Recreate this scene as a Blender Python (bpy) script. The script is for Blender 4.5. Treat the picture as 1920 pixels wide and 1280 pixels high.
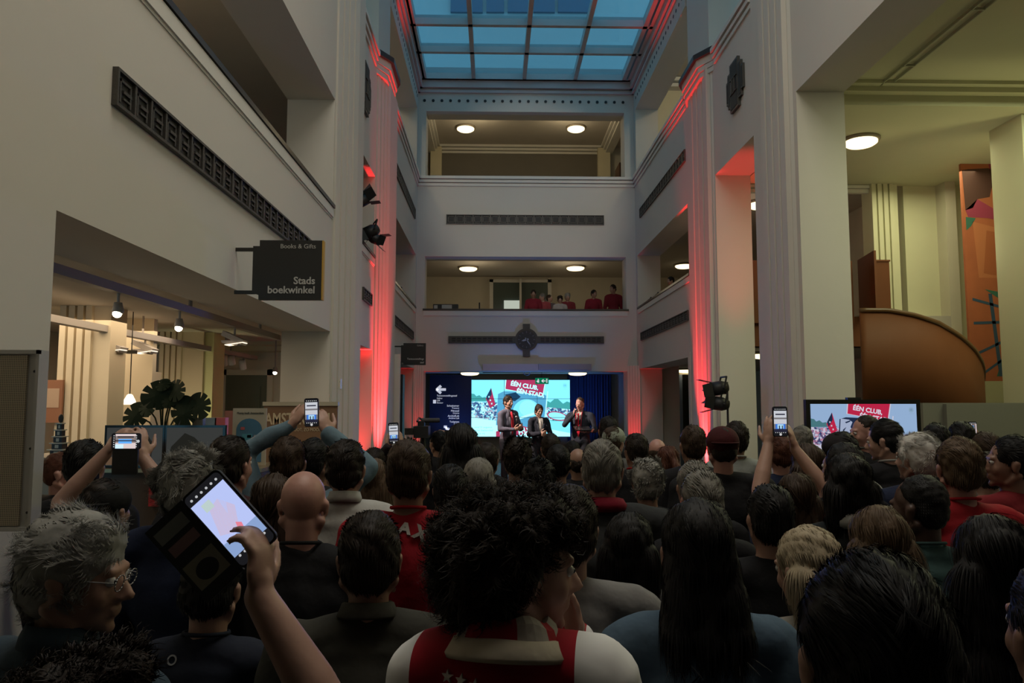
import bpy, bmesh, math, random
import numpy as np
from mathutils import Vector, Matrix, Euler
random.seed(7); np.random.seed(7)
R_ = math.radians
C = bpy.context.scene.collection
for o in list(bpy.data.objects): bpy.data.objects.remove(o)
sc = bpy.context.scene
# ------------------------------------------------------------------ camera
F_PX = 1400.0; CZ = 1.95
yaw = math.atan(34/F_PX); pitch = math.atan(117/math.hypot(F_PX, 34))
cam_d = bpy.data.cameras.new('camera'); cam = bpy.data.objects.new('camera', cam_d); C.objects.link(cam)
cam.location = (0, 0, CZ); cam_d.sensor_width = 36; cam_d.lens = 36*F_PX/1920; cam_d.clip_start = 0.05
cam.rotation_euler = (math.pi/2 + pitch, 0, -yaw)
sc.camera = cam
_M = Euler((math.pi/2 + pitch, 0, -yaw)).to_matrix()
def ray(px, py): return _M @ Vector(((px-960)/F_PX, -(py-640)/F_PX, -1))
def PY(px, py, Y): d = ray(px, py); return Vector((0,0,CZ)) + d*(Y/d.y)
def PX(px, py, X): d = ray(px, py); return Vector((0,0,CZ)) + d*(X/d.x)
# ------------------------------------------------------------------ world, exposure
vs = sc.view_settings; vs.view_transform = 'Standard'; vs.look = 'None'; vs.gamma = 1; vs.exposure = 0; vs.use_curve_mapping = False
w = bpy.data.worlds.new('dusk'); sc.world = w; w.use_nodes = True
bg = w.node_tree.nodes['Background']; bg.inputs[0].default_value = (0.16, 0.47, 0.66, 1); bg.inputs[1].default_value = 1.5
def light(name, kind, loc, energy, color, size=0.1, size_y=None, rot=None, target=None, spot=None, blend=0.6, portal=False):
    d = bpy.data.lights.new(name, kind); d.energy = energy; d.color = color
    if kind == 'AREA':
        d.size = size
        if size_y: d.shape = 'RECTANGLE'; d.size_y = size_y
        if portal: d.cycles.is_portal = True
    else: d.shadow_soft_size = size
    if kind == 'SPOT': d.spot_size = R_(spot or 60); d.spot_blend = blend
    o = bpy.data.objects.new(name, d); C.objects.link(o); o.location = loc
    if rot: o.rotation_euler = rot
    if target is not None: o.rotation_euler = (Vector(target)-Vector(loc)).to_track_quat('-Z', 'Y').to_euler()
    return o
# daylight through the glass roof, and an unseen fill light added high up in the hall
light('skylight_portal', 'AREA', (0.9, 14, 11.75), 1, (1,1,1), 6.0, 13.5, rot=(0,0,0), portal=True)
light('hall_ceiling_light', 'AREA', (0.9, 3.2, 11.3), 360, (1.0, .93, .80), 4.5, 5.0, rot=(0,0,0))
# red pillar uplights, blue stage wash, front light on the speakers
RED = (1.0, .03, .035)
for loc, tg, e, sp in (((-1.72,13.62,.25),(-2.13,13.98,3.1),3500,34), ((3.70,13.75,.25),(4.03,14.15,3.1),3200,34),
                   ((-2.55,13.1,.25),(-2.55,13.62,2.2),230,48)):
    light('red_uplight', 'SPOT', loc, e, RED, .05, target=tg, spot=sp, blend=.9)
for loc, tg, e in (((-1.8,20.45,.25),(-2.12,20.88,2.2),120), ((3.6,20.45,.25),(3.93,20.88,2.2),120)):
    light('red_uplight', 'SPOT', loc, e, RED, .05, target=tg, spot=46, blend=.9)
light('red_uplight', 'SPOT', (4.35,12.3,.25), 800, RED, .05, target=(4.4,12.9,6), spot=26, blend=.8)
light('blue_stage_wash', 'SPOT', (1.0,19.6,.5), 170, (.12,.30,1.0), .15, target=(1.0,21,3.2), spot=85, blend=1)
light('stage_front_light', 'SPOT', (-1.88,13.2,4.85), 2200, (1.0,.80,.66), .08, target=(1.0,14.6,1.7), spot=34, blend=.7)
light('blue_curtain_fill', 'SPOT', (2.6,24.6,.4), 110, (.10,.25,1.0), .1, target=(2.9,26.2,2.2), spot=90, blend=1); light('blue_curtain_fill', 'SPOT', (-1.2,24.4,.4), 60, (.10,.25,1.0), .1, target=(-1.4,25.8,2.2), spot=90, blend=1)  # added blue fill for the glow on curtain and board, no fixture
light('blue_stage_backlight', 'SPOT', (1.0,19.5,2.75), 380, (.08,.22,1.0), .3, target=(.6,6,.9), spot=75, blend=1)
light('hall_projector', 'SPOT', (.9,7.6,11.2), 1300, (1.0,.90,.76), .25, target=(.95,21,8.0), spot=27, blend=.45)
# yellow-green uplight in the stair hall
light('stair_hall_uplight', 'SPOT', (7.85,10.12,1.2), 140, (1.0,.95,.42), .05, target=(7.9,10.32,2.9), spot=75, blend=1)
light('stair_hall_light', 'AREA', (7.2,8.0,6.2), 150, (.95,1.0,.60), 2.6, 3.0, rot=(0,0,0))
light('stair_hall_light', 'AREA', (7.6,12.2,6.0), 44, (1.0,.98,.58), 1.6, 2.0, rot=(0,0,0)); light('stair_hall_light', 'POINT', (7.4,11.6,4.4), 14, (1.0,.96,.60), .3)  # lights without fixtures, added to brighten the far stair hall
for gx in (-.6,2.4): light('gallery_light', 'POINT', (gx,23.6,10.7), 26, (1.0,.80,.48), .3); light('gallery_light', 'POINT', (gx,23.8,5.9), 12, (1.0,.82,.55), .3)
light('shop_light', 'AREA', (-4.6,7.2,2.85), 85, (1.0,.78,.52), 2.0, 5.0, rot=(0,0,0))
# ------------------------------------------------------------------ materials
_mats = {}
def mat(name, col, rough=.7, bump=0, bscale=30, var=0, vscale=3, emit=0, metal=0, col2=None, spec=None, sheen=0):
    if name in _mats: return _mats[name]
    m = bpy.data.materials.new(name); m.use_nodes = True; nt = m.node_tree; N = nt.nodes; b = N['Principled BSDF']
    b.inputs['Base Color'].default_value = (*col, 1); b.inputs['Roughness'].default_value = rough; b.inputs['Metallic'].default_value = metal
    if spec is not None: b.inputs['Specular IOR Level'].default_value = spec
    tc = N.new('ShaderNodeTexCoord')
    nz = N.new('ShaderNodeTexNoise'); nz.inputs['Scale'].default_value = vscale; nz.inputs['Detail'].default_value = 4
    nt.links.new(tc.outputs['Object'], nz.inputs['Vector'])
    mx = N.new('ShaderNodeMix'); mx.data_type = 'RGBA'
    v = var if var else .06
    c2 = col2 if col2 else tuple(max(0, c*(1-v*2)) for c in col)
    mx.inputs[6].default_value = (*col, 1); mx.inputs[7].default_value = (*c2, 1)
    nt.links.new(nz.outputs['Fac'], mx.inputs[0]); nt.links.new(mx.outputs[2], b.inputs['Base Color'])
    if bump:
        n2 = N.new('ShaderNodeTexNoise'); n2.inputs['Scale'].default_value = bscale; n2.inputs['Detail'].default_value = 3
        nt.links.new(tc.outputs['Object'], n2.inputs['Vector'])
        bp = N.new('ShaderNodeBump'); bp.inputs['Strength'].default_value = bump; bp.inputs['Distance'].default_value = .02
        nt.links.new(n2.outputs['Fac'], bp.inputs['Height']); nt.links.new(bp.outputs['Normal'], b.inputs['Normal'])
    if emit:
        b.inputs['Emission Color'].default_value = (*col, 1); b.inputs['Emission Strength'].default_value = emit
    _mats[name] = m; return m
def emis(name, col, s=1.0):
    if name in _mats: return _mats[name]
    m = bpy.data.materials.new(name); m.use_nodes = True; nt = m.node_tree; nt.nodes.clear()
    e = nt.nodes.new('ShaderNodeEmission'); e.inputs[0].default_value = (*col, 1); e.inputs[1].default_value = s
    o = nt.nodes.new('ShaderNodeOutputMaterial'); nt.links.new(e.outputs[0], o.inputs[0]); _mats[name] = m; return m
def emis_speckle(name, cols, scale, s=1.0):
    m = bpy.data.materials.new(name); m.use_nodes = True; nt = m.node_tree; nt.nodes.clear()
    tc = nt.nodes.new('ShaderNodeTexCoord'); v = nt.nodes.new('ShaderNodeTexVoronoi'); v.inputs['Scale'].default_value = scale
    nt.links.new(tc.outputs['Object'], v.inputs['Vector'])
    sp = nt.nodes.new('ShaderNodeSeparateColor'); nt.links.new(v.outputs['Color'], sp.inputs[0])
    r = nt.nodes.new('ShaderNodeValToRGB'); r.color_ramp.interpolation = 'CONSTANT'
    el = r.color_ramp.elements; el[0].color = (*cols[0], 1); el[1].position = 1/len(cols); el[1].color = (*cols[1], 1)
    for i, c in enumerate(cols[2:], 2): k = el.new(i/len(cols)); k.color = (*c, 1)
    nt.links.new(sp.outputs[0], r.inputs[0])
    e = nt.nodes.new('ShaderNodeEmission'); e.inputs[1].default_value = s; nt.links.new(r.outputs[0], e.inputs[0])
    o = nt.nodes.new('ShaderNodeOutputMaterial'); nt.links.new(e.outputs[0], o.inputs[0]); return m
PLASTER = mat('plaster', (.62,.59,.53), .85, bump=.08, bscale=8, var=.03, vscale=1.2)
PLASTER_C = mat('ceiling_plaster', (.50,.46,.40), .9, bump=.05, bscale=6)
CORNICE = mat('cornice_white', (.70,.68,.62), .7)
WARMWALL = mat('warm_wall', (.66,.60,.42), .8, var=.03)
FLOOR = mat('stone_floor', (.10,.09,.08), .5, var=.1)
DARKMETAL = mat('dark_metal', (.045,.043,.040), .38, bump=.15, metal=.6)
IRON = mat('grille_iron', (.075,.070,.062), .45, bump=.2, bscale=60, metal=.3)
IRON_IN = mat('grille_recess', (.02,.019,.018), .6)
RAIL = mat('dark_rail', (.035,.028,.024), .3)
WOOD = mat('balustrade_wood', (.15,.050,.017), .62, spec=.25, var=.12, vscale=2.5)
WOODD = mat('dark_wood', (.075,.035,.022), .4, var=.1)
BLACK = mat('black', (.012,.012,.013), .5)
BLACKG = mat('black_gloss', (.01,.01,.012), .15)
SIGNK = mat('sign_board', (.016,.017,.017), .5)
SIGNT = mat('sign_text', (.50,.50,.48), .6)
YEL = mat('sign_edge', (.55,.33,.05), .5)
WHITE = mat('white_paint', (.72,.72,.70), .5)
LAMP = emis('lamp_glass', (1.0,.80,.45), 2.6)
LAMPG = emis('stair_lamp_glass', (1.0,.90,.58), 5.0)
LAMPW = emis('shop_bulb', (1.0,.80,.52), 25.0)
# ------------------------------------------------------------------ builders
class MB:
    def __init__(s): s.v = []; s.f = []; s.mi = []
    def add(s, vs, fs, m=0):
        k = len(s.v); s.v += [tuple(v) for v in vs]; s.f += [tuple(i+k for i in f) for f in fs]; s.mi += [m]*len(fs); return s
    def box(s, a, b, m=0, M=None):
        x0,y0,z0 = a; x1,y1,z1 = b
        V = [(x0,y0,z0),(x1,y0,z0),(x1,y1,z0),(x0,y1,z0),(x0,y0,z1),(x1,y0,z1),(x1,y1,z1),(x0,y1,z1)]
        if M: V = [tuple(M @ Vector(v)) for v in V]
        return s.add(V, [(0,3,2,1),(4,5,6,7),(0,1,5,4),(1,2,6,5),(2,3,7,6),(3,0,4,7)], m)
    def prism(s, poly, z0, z1, m=0, M=None):       # poly xy ccw
        n = len(poly); V = [(x,y,z0) for x,y in poly]+[(x,y,z1) for x,y in poly]
        if M: V = [tuple(M @ Vector(v)) for v in V]
        F = [tuple(range(n-1,-1,-1)), tuple(range(n,2*n))]+[(i,(i+1)%n,n+(i+1)%n,n+i) for i in range(n)]
        return s.add(V, F, m)
    def tube(s, p, q, r0, r1=None, n=10, m=0):
        p = Vector(p); q = Vector(q); r1 = r0 if r1 is None else r1; d = (q-p)
        if d.length < 1e-6: return s
        d.normalize(); a = d.orthogonal().normalized(); b = d.cross(a)
        V = [p+(a*math.cos(t)+b*math.sin(t))*r0 for t in [2*math.pi*i/n for i in range(n)]]
        V += [q+(a*math.cos(t)+b*math.sin(t))*r1 for t in [2*math.pi*i/n for i in range(n)]]
        return s.add(V, [tuple(range(n-1,-1,-1)), tuple(range(n,2*n))]+[(i,(i+1)%n,n+(i+1)%n,n+i) for i in range(n)], m)
    def path(s, pts, r, n=8, m=0):
        for a, b in zip(pts[:-1], pts[1:]): s.tube(a, b, r, r, n, m)
        return s
    def lathe(s, prof, c, n=24, m=0, M=None):       # prof (r,z)
        V = []; F = []; k = len(prof)
        for i in range(n):
            t = 2*math.pi*i/n
            V += [(c[0]+r*math.cos(t), c[1]+r*math.sin(t), c[2]+z) for r, z in prof]
        for i in range(n):
            j = (i+1)%n
            for q in range(k-1): F.append((i*k+q, j*k+q, j*k+q+1, i*k+q+1))
        if M: V = [tuple(M @ Vector(v)) for v in V]
        return s.add(V, F, m)
    def sphere(s, c, r, m=0, nu=14, nv=8, M=None):
        r = (r,r,r) if not hasattr(r, '__len__') else r
        prof = [(math.sin(math.pi*j/nv), -math.cos(math.pi*j/nv)) for j in range(nv+1)]
        V = []; F = []; k = nv+1
        for i in range(nu):
            t = 2*math.pi*i/nu
            V += [(c[0]+r[0]*a*math.cos(t), c[1]+r[1]*a*math.sin(t), c[2]+r[2]*z) for a, z in prof]
        for i in range(nu):
            j = (i+1)%nu
            for q in range(nv): F.append((i*k+q, j*k+q, j*k+q+1, i*k+q+1))
        if M: V = [tuple(M @ Vector(v)) for v in V]
        return s.add(V, F, m)
    def build(s, name, mats, parent=None, smooth=False, M=None):
        me = bpy.data.meshes.new(name); me.from_pydata(s.v, [], s.f)
        mats = mats if isinstance(mats, (list, tuple)) else [mats]
        for m_ in mats: me.materials.append(m_)
        me.polygons.foreach_set('material_index', s.mi)
        if smooth: me.polygons.foreach_set('use_smooth', [True]*len(s.f))
        if M: me.transform(M)
        me.validate(); me.update()
        o = bpy.data.objects.new(name, me); C.objects.link(o)
        if parent: o.parent = parent
        return o
def tag(o, label=None, cat=None, group=None, kind=None):
    if label: o['label'] = label
    if cat: o['category'] = cat
    if group: o['group'] = group
    if kind: o['kind'] = kind
    return o
def struct(o, label, cat): return tag(o, label, cat, kind='structure')
def empty(name, loc=(0,0,0), rot=(0,0,0)):
    o = bpy.data.objects.new(name, None); C.objects.link(o); o.location = loc; o.rotation_euler = rot; o.empty_display_size = .1; return o
def text(name, s, size, m, parent=None, M=None, align='LEFT', bold=0.0, ext=.002, shear=0):
    cu = bpy.data.curves.new(name, 'FONT'); cu.body = s; cu.size = size; cu.align_x = align; cu.offset = bold; cu.extrude = ext; cu.shear = shear; cu.resolution_u = 3
    t = bpy.data.objects.new(name, cu); C.objects.link(t)
    dg = bpy.context.evaluated_depsgraph_get(); me = bpy.data.meshes.new_from_object(t.evaluated_get(dg)); bpy.data.objects.remove(t)
    if M: me.transform(M)
    me.materials.clear(); me.materials.append(m)
    o = bpy.data.objects.new(name, me); C.objects.link(o)
    if parent: o.parent = parent
    return o
def copytree(o, parent=None):
    c = o.copy(); C.objects.link(c)
    if parent: c.parent = parent
    for ch in list(o.children): copytree(ch, c)
    return c
# ------------------------------------------------------------------ the hall: walls
XL, XR, TH = -2.2, 4.05, .65
Z0T, Z1R, Z1T, Z2R, Z2T, ZTOP = 2.92, 4.64, 6.13, 8.48, 10.38, 11.6
def side_wall(name, sgn, X, spec, label):
    mb = MB()
    for sp_ in spec:
        y0, y1, z0, z1 = sp_[:4]; th = sp_[4] if len(sp_) > 4 else TH
        mb.box((min(X, X+sgn*th), y0, z0), (max(X, X+sgn*th), y1, z1))
    struct(mb.build(name, PLASTER), label, 'wall')
side_wall('wall_left', -1, XL, [(-3,3.74,0,ZTOP),(3.74,10.05,Z0T,Z1R),(3.74,10.05,Z1T,ZTOP),
    (10.05,11.45,0,ZTOP),(11.45,13.55,Z0T,3.58),(11.45,13.55,3.58,Z1R,.25),(11.45,13.55,Z1T,Z2R),(11.45,13.55,Z2T,ZTOP),
    (13.55,15.3,0,Z2R),(13.7,15.2,Z2R,ZTOP),(15.3,20.75,Z0T,3.58),(15.3,20.75,3.58,Z1R,.25),(15.3,20.75,Z1T,Z2R),(15.3,20.75,Z2T,ZTOP),(20.75,21.65,0,ZTOP)],
    'cream plaster arcade wall on the left side of the hall, above the bookshop')
side_wall('wall_right', 1, XR, [(-3,3.3,0,ZTOP),(3.3,9.62,Z1T,ZTOP),
    (9.62,11.2,0,ZTOP),(11.2,13.3,Z1T,Z2R),(11.2,13.3,Z2T,ZTOP),
    (13.3,15.15,0,Z2R),(13.5,15.0,Z2R,ZTOP),(15.15,20.75,Z0T,3.58),(15.15,20.75,3.58,Z1R,.25),(15.15,20.75,Z1T,Z2R),(15.15,20.75,Z2T,ZTOP),(20.75,21.65,0,ZTOP)],
    'cream plaster arcade wall on the right side of the hall, toward the stair hall')
mb = MB()
YB = 21.0; XO0, XO1 = -1.97, 3.77
mb.box((XL,YB,0),(XO0,YB+TH,ZTOP)); mb.box((XO1,YB,0),(XR,YB+TH,ZTOP))
mb.box((XO0,YB,2.87),(XO1,YB+TH,4.62)); mb.box((XO0,YB,Z1T),(XO1,YB+TH,8.45)); mb.box((XO0,YB,10.38),(XO1,YB+TH,ZTOP))
struct(mb.build('wall_back', PLASTER), 'cream back wall of the hall with stacked gallery openings and a clock', 'wall')
mb = MB().box((-9,-3.2,-.2),(12,30,0)); struct(mb.build('floor', FLOOR), 'dark stone floor under the crowd', 'floor')
mb = MB().box((XL-TH,-3.2,0),(XR+TH,-3.0,ZTOP)); struct(mb.build('wall_rear', PLASTER), 'plaster wall behind the viewer closing the hall', 'wall')
# fluted pilasters as prisms with grooves
def fluted(pts_segments, z0, z1, name, label, m=PLASTER):
    mb = MB()
    for poly in pts_segments: mb.prism(poly, z0, z1)
    return struct(mb.build(name, m), label, 'pillar')
def fluted_face(a, b, n, depth, side):      # saw of ridges between plan points a->b, bulging to 'side'
    a = Vector(a); b = Vector(b); d = (b-a)/n; nrm = Vector((d.y, -d.x)).normalized()*side
    polys = []
    for i in range(n):
        p = a+d*i; q = p+d*.72
        polys.append([tuple(p-nrm*.05), tuple(q-nrm*.05), tuple(q+nrm*depth), tuple(p+nrm*depth)])
    return polys
def ccw(p):
    s = sum(p[i][0]*p[(i+1)%len(p)][1]-p[(i+1)%len(p)][0]*p[i][1] for i in range(len(p)))
    return p if s > 0 else p[::-1]
def pilaster(name, core, a, b, n, side, z0, z1, label, depth=.03):
    polys = [ccw(core)]+[ccw(p) for p in fluted_face(a, b, n, depth, side)]
    return fluted(polys, z0, z1, name, label)
pilaster('trim_1', [(XL-.02,10.07),(XL-.02,11.43),(-2.04,11.43),(-2.04,10.95)], (XL,10.1),(-2.05,10.92), 4, 1, 0, ZTOP-.02, 'fluted plaster pilaster on the left wall beside the bookshop opening')
pilaster('trim_2', [(XL-.02,13.57),(XL-.02,15.28),(-2.03,15.28),(-2.03,14.25)], (XL,13.62),(-2.04,14.22), 4, 1, 0, Z2R-.25, 'fluted plaster pilaster on the left wall lit red')
pilaster('trim_3', [(XR+.02,9.70),(XR-.03,9.78),(XR-.03,11.18),(XR+.02,11.18)], (XR-.03,9.8),(XR-.03,10.75), 4, -1, 0, ZTOP-.02, 'fluted plaster pilaster on the right wall beside the television', .07)
pilaster('trim_4', [(XR+.02,13.32),(XR-.03,13.36),(XR-.03,15.13),(XR+.02,15.13)], (XR-.03,13.4),(XR-.03,14.75), 4, -1, 0, Z2R-.25, 'fluted plaster pilaster on the right wall lit red', .08)
pilaster('trim_5', [(XL-.02,20.72),(XO0,20.995),(XO0,21.02),(XL-.02,21.02)], (XL,20.76),(XO0-.02,20.99), 4, 1, 0, Z0T+.1, 'fluted corner pilaster left of the stage opening')
pilaster('trim_6', [(XR+.02,20.72),(XR+.02,21.02),(XO1,21.02),(XO1,20.995)], (XO1+.02,20.99),(XR,20.76), 4, 1, 0, Z0T+.1, 'fluted corner pilaster right of the stage opening')
# balcony caps that step forward around the middle pilasters
def ring_cap(name, pts, z0, z1, m, label, wd=.06):
    mb = MB()
    for p, q in zip(pts[:-1], pts[1:]):
        p = Vector(p); q = Vector(q); d = (q-p).normalized(); n = Vector((d.y,-d.x))*wd
        p2 = p-d*.01; q2 = q+d*.01
        mb.prism(ccw([tuple(p2-n), tuple(q2-n), tuple(q2+n), tuple(p2+n)]), z0, z1)
    return struct(mb.build(name, m), label, 'trim')
capL = [(-2.22,13.45),(-1.98,13.85),(-1.98,14.8),(-2.22,15.35)]
capR = [(4.07,13.2),(3.83,13.6),(3.83,14.7),(4.07,15.2)]
ring_cap('trim_7', capL, 8.44, 8.54, RAIL, 'dark rail cap stepping forward around the left pilaster top')
ring_cap('trim_8', capR, 8.44, 8.54, RAIL, 'dark rail cap stepping forward around the right pilaster top')
for k, cap in ((9, capL), (10, capR)):
    mb = MB()
    for z0, z1, g in ((8.30,8.44,.0),(8.20,8.29,.03),(8.10,8.19,.06)):
        sg = -1 if cap is capL else 1
        poly = [(x+(g*sg if abs(x) in (1.98,3.83) else 0), y) for x, y in cap]
        mb.prism(ccw(poly), z0, z1)
    struct(mb.build('trim_%d' % k, PLASTER), 'stepped plaster moulding under the rail cap of the %s pilaster' % ('left' if k == 9 else 'right'), 'trim')
# parapet rails, ledges and cornices
mb = MB()
for y0, y1 in ((3.74,10.05),(11.45,13.55),(15.3,20.75)): mb.box((XL-.30,y0,4.60),(XL+.035,y1,4.65))
struct(mb.build('trim_11', RAIL), 'dark handrail along the left first gallery parapet', 'trim')
mb = MB(); mb.box((XR-.035,15.15,4.60),(XR+.30,20.75,4.65)); struct(mb.build('trim_12', RAIL), 'dark handrail along the right first gallery parapet', 'trim')
mb = MB(); mb.box((XO0-.04,YB-.04,4.58),(XO1+.06,YB+.3,4.63)); struct(mb.build('trim_13', RAIL), 'dark handrail on the back gallery parapet under the spectators', 'trim')
mb = MB()
for y0, y1 in ((3.0,10.02),(11.45,13.55),(15.3,20.7)):
    mb.box((XL-.1,y0,4.47),(XL+.022,y1,4.59)); mb.box((XL-.1,y0,4.445),(XL+.008,y1,4.47))
struct(mb.build('trim_14', CORNICE), 'flat plaster band under the left handrail', 'trim')
mb = MB(); mb.box((XR-.022,15.17,4.47),(XR+.1,20.7,4.59)); struct(mb.build('trim_15', CORNICE), 'flat plaster band under the right handrail', 'trim')
mb = MB(); mb.box((XO0-.02,YB-.022,4.43),(XO1+.03,YB+.1,4.575)); struct(mb.build('trim_16', CORNICE), 'flat plaster band under the back gallery handrail', 'trim')
mb = MB()
for z0, z1, d in ((8.37,8.45,.09),(8.27,8.345,.06),(8.17,8.245,.03)):
    mb.box((XL,YB-d,z0),(XR,YB+.1,z1)); mb.box((XL-.1,15.36,z0),(XL+d,YB,z1)); mb.box((XR-d,15.22,z0),(XR+.1,YB,z1))
    mb.box((XL-.1,11.45,z0),(XL+d,13.4,z1)); mb.box((XR-d,11.2,z0),(XR+.1,13.15,z1))
struct(mb.build('trim_17', CORNICE), 'triple white moulding along the second gallery parapet', 'trim')
mb = MB(); mb.box((XO0,YB+.02,8.45),(XO1,YB+.2,8.49)); mb.box((XL-.25,15.3,8.455),(XL-.05,20.8,8.52)); mb.box((XR+.05,15.2,8.455),(XR+.25,20.8,8.52))
struct(mb.build('trim_18', RAIL), 'thin dark handrail of the second gallery', 'trim')
# frieze with round holes below the glass roof
mb = MB()
def disc(c, r, n, axis):
    V = []; 
    for i in range(n):
        t = 2*math.pi*i/n; a, b = r*math.cos(t), r*math.sin(t)
        V.append((c[0]+a, c[1], c[2]+b) if axis == 'y' else (c[0], c[1]+a, c[2]+b))
    return V
for i in range(24):
    x = -2.02+i*(3.74+2.02)/23
    mb.prism([(.042*math.cos(2*math.pi*k/14),.042*math.sin(2*math.pi*k/14)) for k in range(14)], 0, .012, 0, Matrix.Translation((x,YB-.006,10.69)) @ Matrix.Rotation(R_(90),4,'X'))
for sx, X in ((1,XL),(-1,XR)):
    for i in range(24):
        y = 14.9+i*.25
        mb.prism([(.042*math.cos(2*math.pi*k/14),.042*math.sin(2*math.pi*k/14)) for k in range(14)], 0, .012, 0, Matrix.Translation((X+(-.006 if sx>0 else .006),y,10.69)) @ Matrix.Rotation(R_(90*sx),4,'Y'))
struct(mb.build('trim_19', BLACK), 'row of round ventilation holes in the frieze under the glass roof', 'trim')
mb = MB()
for z0, z1, d in ((10.92,11.0,.06),(11.05,11.26,.12),(11.26,11.6,.2)):
    mb.box((XL,YB-d,z0),(XR,YB+.05,z1)); mb.box((XL-.05,7,z0),(XL+d,YB,z1)); mb.box((XR-d,7,z0),(XR+.05,YB,z1))
struct(mb.build('trim_20', mat('roof_cove', (.58,.50,.49), .7)), 'stepped cove moulding around the glass roof', 'trim')
# glass roof: coffered frame, panes
ZH1, ZH2 = 11.26, 11.42
mb = MB()
xs = [-2.0,-.6,.86,2.33,3.74]
for x in xs: mb.box((x-.055,7.4,ZH1),(x+.055,YB-.1,ZH2+.08))
ys = [20.9,19.15,17.7,16.0,14.3,12.6,10.9,9.2,7.5]
for y in ys: mb.box((XL+.05,y-(.12 if y>20 else 0),ZH1),(XR-.05,y+.12 if y<20 else YB-.05,ZH2+.08))
struct(mb.build('window_1', mat('roof_frame', (.50,.50,.50), .5)), 'white coffered frame of the glass roof above the hall', 'window frame')
gm = bpy.data.materials.new('roof_glass'); gm.use_nodes = True; nt = gm.node_tree; nt.nodes.clear()
tr = nt.nodes.new('ShaderNodeBsdfTransparent'); tr.inputs[0].default_value = (.72,.80,.84,1); gl = nt.nodes.new('ShaderNodeBsdfGlossy'); gl.inputs['Roughness'].default_value = .08
mx = nt.nodes.new('ShaderNodeMixShader'); mx.inputs[0].default_value = .06; out = nt.nodes.new('ShaderNodeOutputMaterial')
nt.links.new(tr.outputs[0], mx.inputs[1]); nt.links.new(gl.outputs[0], mx.inputs[2]); nt.links.new(mx.outputs[0], out.inputs[0])
ROOFGLASS = gm
struct(MB().box((XL,7.4,ZH2),(XR,YB,ZH2+.02)).build('window_2', gm), 'clear panes of the glass roof showing blue dusk light', 'window')
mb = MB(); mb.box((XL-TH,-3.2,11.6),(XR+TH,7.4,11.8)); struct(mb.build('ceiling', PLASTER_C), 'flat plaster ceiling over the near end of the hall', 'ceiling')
mb = MB(); mb.box((XL,-3,2.95),(XR,1.0,3.5)); struct(mb.build('ceiling_shade_slab', PLASTER_C), 'unseen slab added overhead to shade the near end of the hall', 'ceiling')  # out of view, put in to keep the foreground crowd dark
# building outside seen through the roof
mb = MB(); mb.box((-14,30,8),(16,31,34)); OUT = mat('outer_plaster', (.60,.60,.60), .8, var=.06, vscale=.3)
struct(mb.build('wall_outer', OUT), 'pale outer facade rising beyond the glass roof', 'wall')
mb = MB()
for px0, px1 in ((845,905),(912,945),(952,990),(1000,1040),(1046,1108)):
    a = PY(px0, 24, 29.95); b = PY(px1, 24, 29.95)
    mb.box((a.x,29.85,a.z),(b.x,29.99,a.z+2.4)); 
struct(mb.build('window_3', mat('outer_window', (.12,.17,.26), .4)), 'dark office windows of the outer facade above the roof', 'window')
# light shaft walls above roof
mb = MB(); mb.box((XL-1.2,7,11.6),(XL-.6,29.9,13.0)); mb.box((XR+.6,7,11.6),(XR+1.2,29.9,13.0)); struct(mb.build('wall_roof_upstand', OUT), 'low parapets beside the glass roof', 'wall')
# ------------------------------------------------------------------ galleries and rooms behind the openings
YBW = 26.6
mb = MB()
mb.box((-6.5,YB+TH,3.0),(8.5,YBW,3.58)); mb.box((-6.5,15.3,3.0),(XL-TH,YB+TH,3.58)); mb.box((XR+TH,13.6,3.0),(8.5,YB+TH,3.58)); mb.box((-6.5,-1,3.0),(XL-TH,15.3,3.58))
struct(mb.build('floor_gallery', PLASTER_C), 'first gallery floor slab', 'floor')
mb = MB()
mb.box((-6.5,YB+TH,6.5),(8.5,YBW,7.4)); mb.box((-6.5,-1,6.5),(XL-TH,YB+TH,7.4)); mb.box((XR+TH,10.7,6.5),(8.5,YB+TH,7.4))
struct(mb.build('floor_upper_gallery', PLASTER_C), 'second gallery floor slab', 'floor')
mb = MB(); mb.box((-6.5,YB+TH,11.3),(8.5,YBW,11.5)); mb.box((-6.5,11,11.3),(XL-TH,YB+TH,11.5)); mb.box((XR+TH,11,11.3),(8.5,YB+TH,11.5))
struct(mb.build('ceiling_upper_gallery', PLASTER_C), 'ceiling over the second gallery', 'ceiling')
GW = mat('gallery_wall', (.60,.55,.44), .8)
mb = MB(); mb.box((-6.7,YBW,0),(8.7,YBW+.2,11.5))
struct(mb.build('wall_gallery_back', GW), 'cream wall at the very back of the galleries', 'wall')
mb = MB(); mb.box((-6.7,-1.2,0),(-6.5,YBW,11.5)); struct(mb.build('wall_gallery_left', GW), 'cream outer wall behind the left galleries and bookshop', 'wall')
mb = MB(); mb.box((8.5,13.6,0),(8.7,YBW,11.5)); struct(mb.build('wall_gallery_right', GW), 'cream outer wall behind the right galleries', 'wall')
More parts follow.
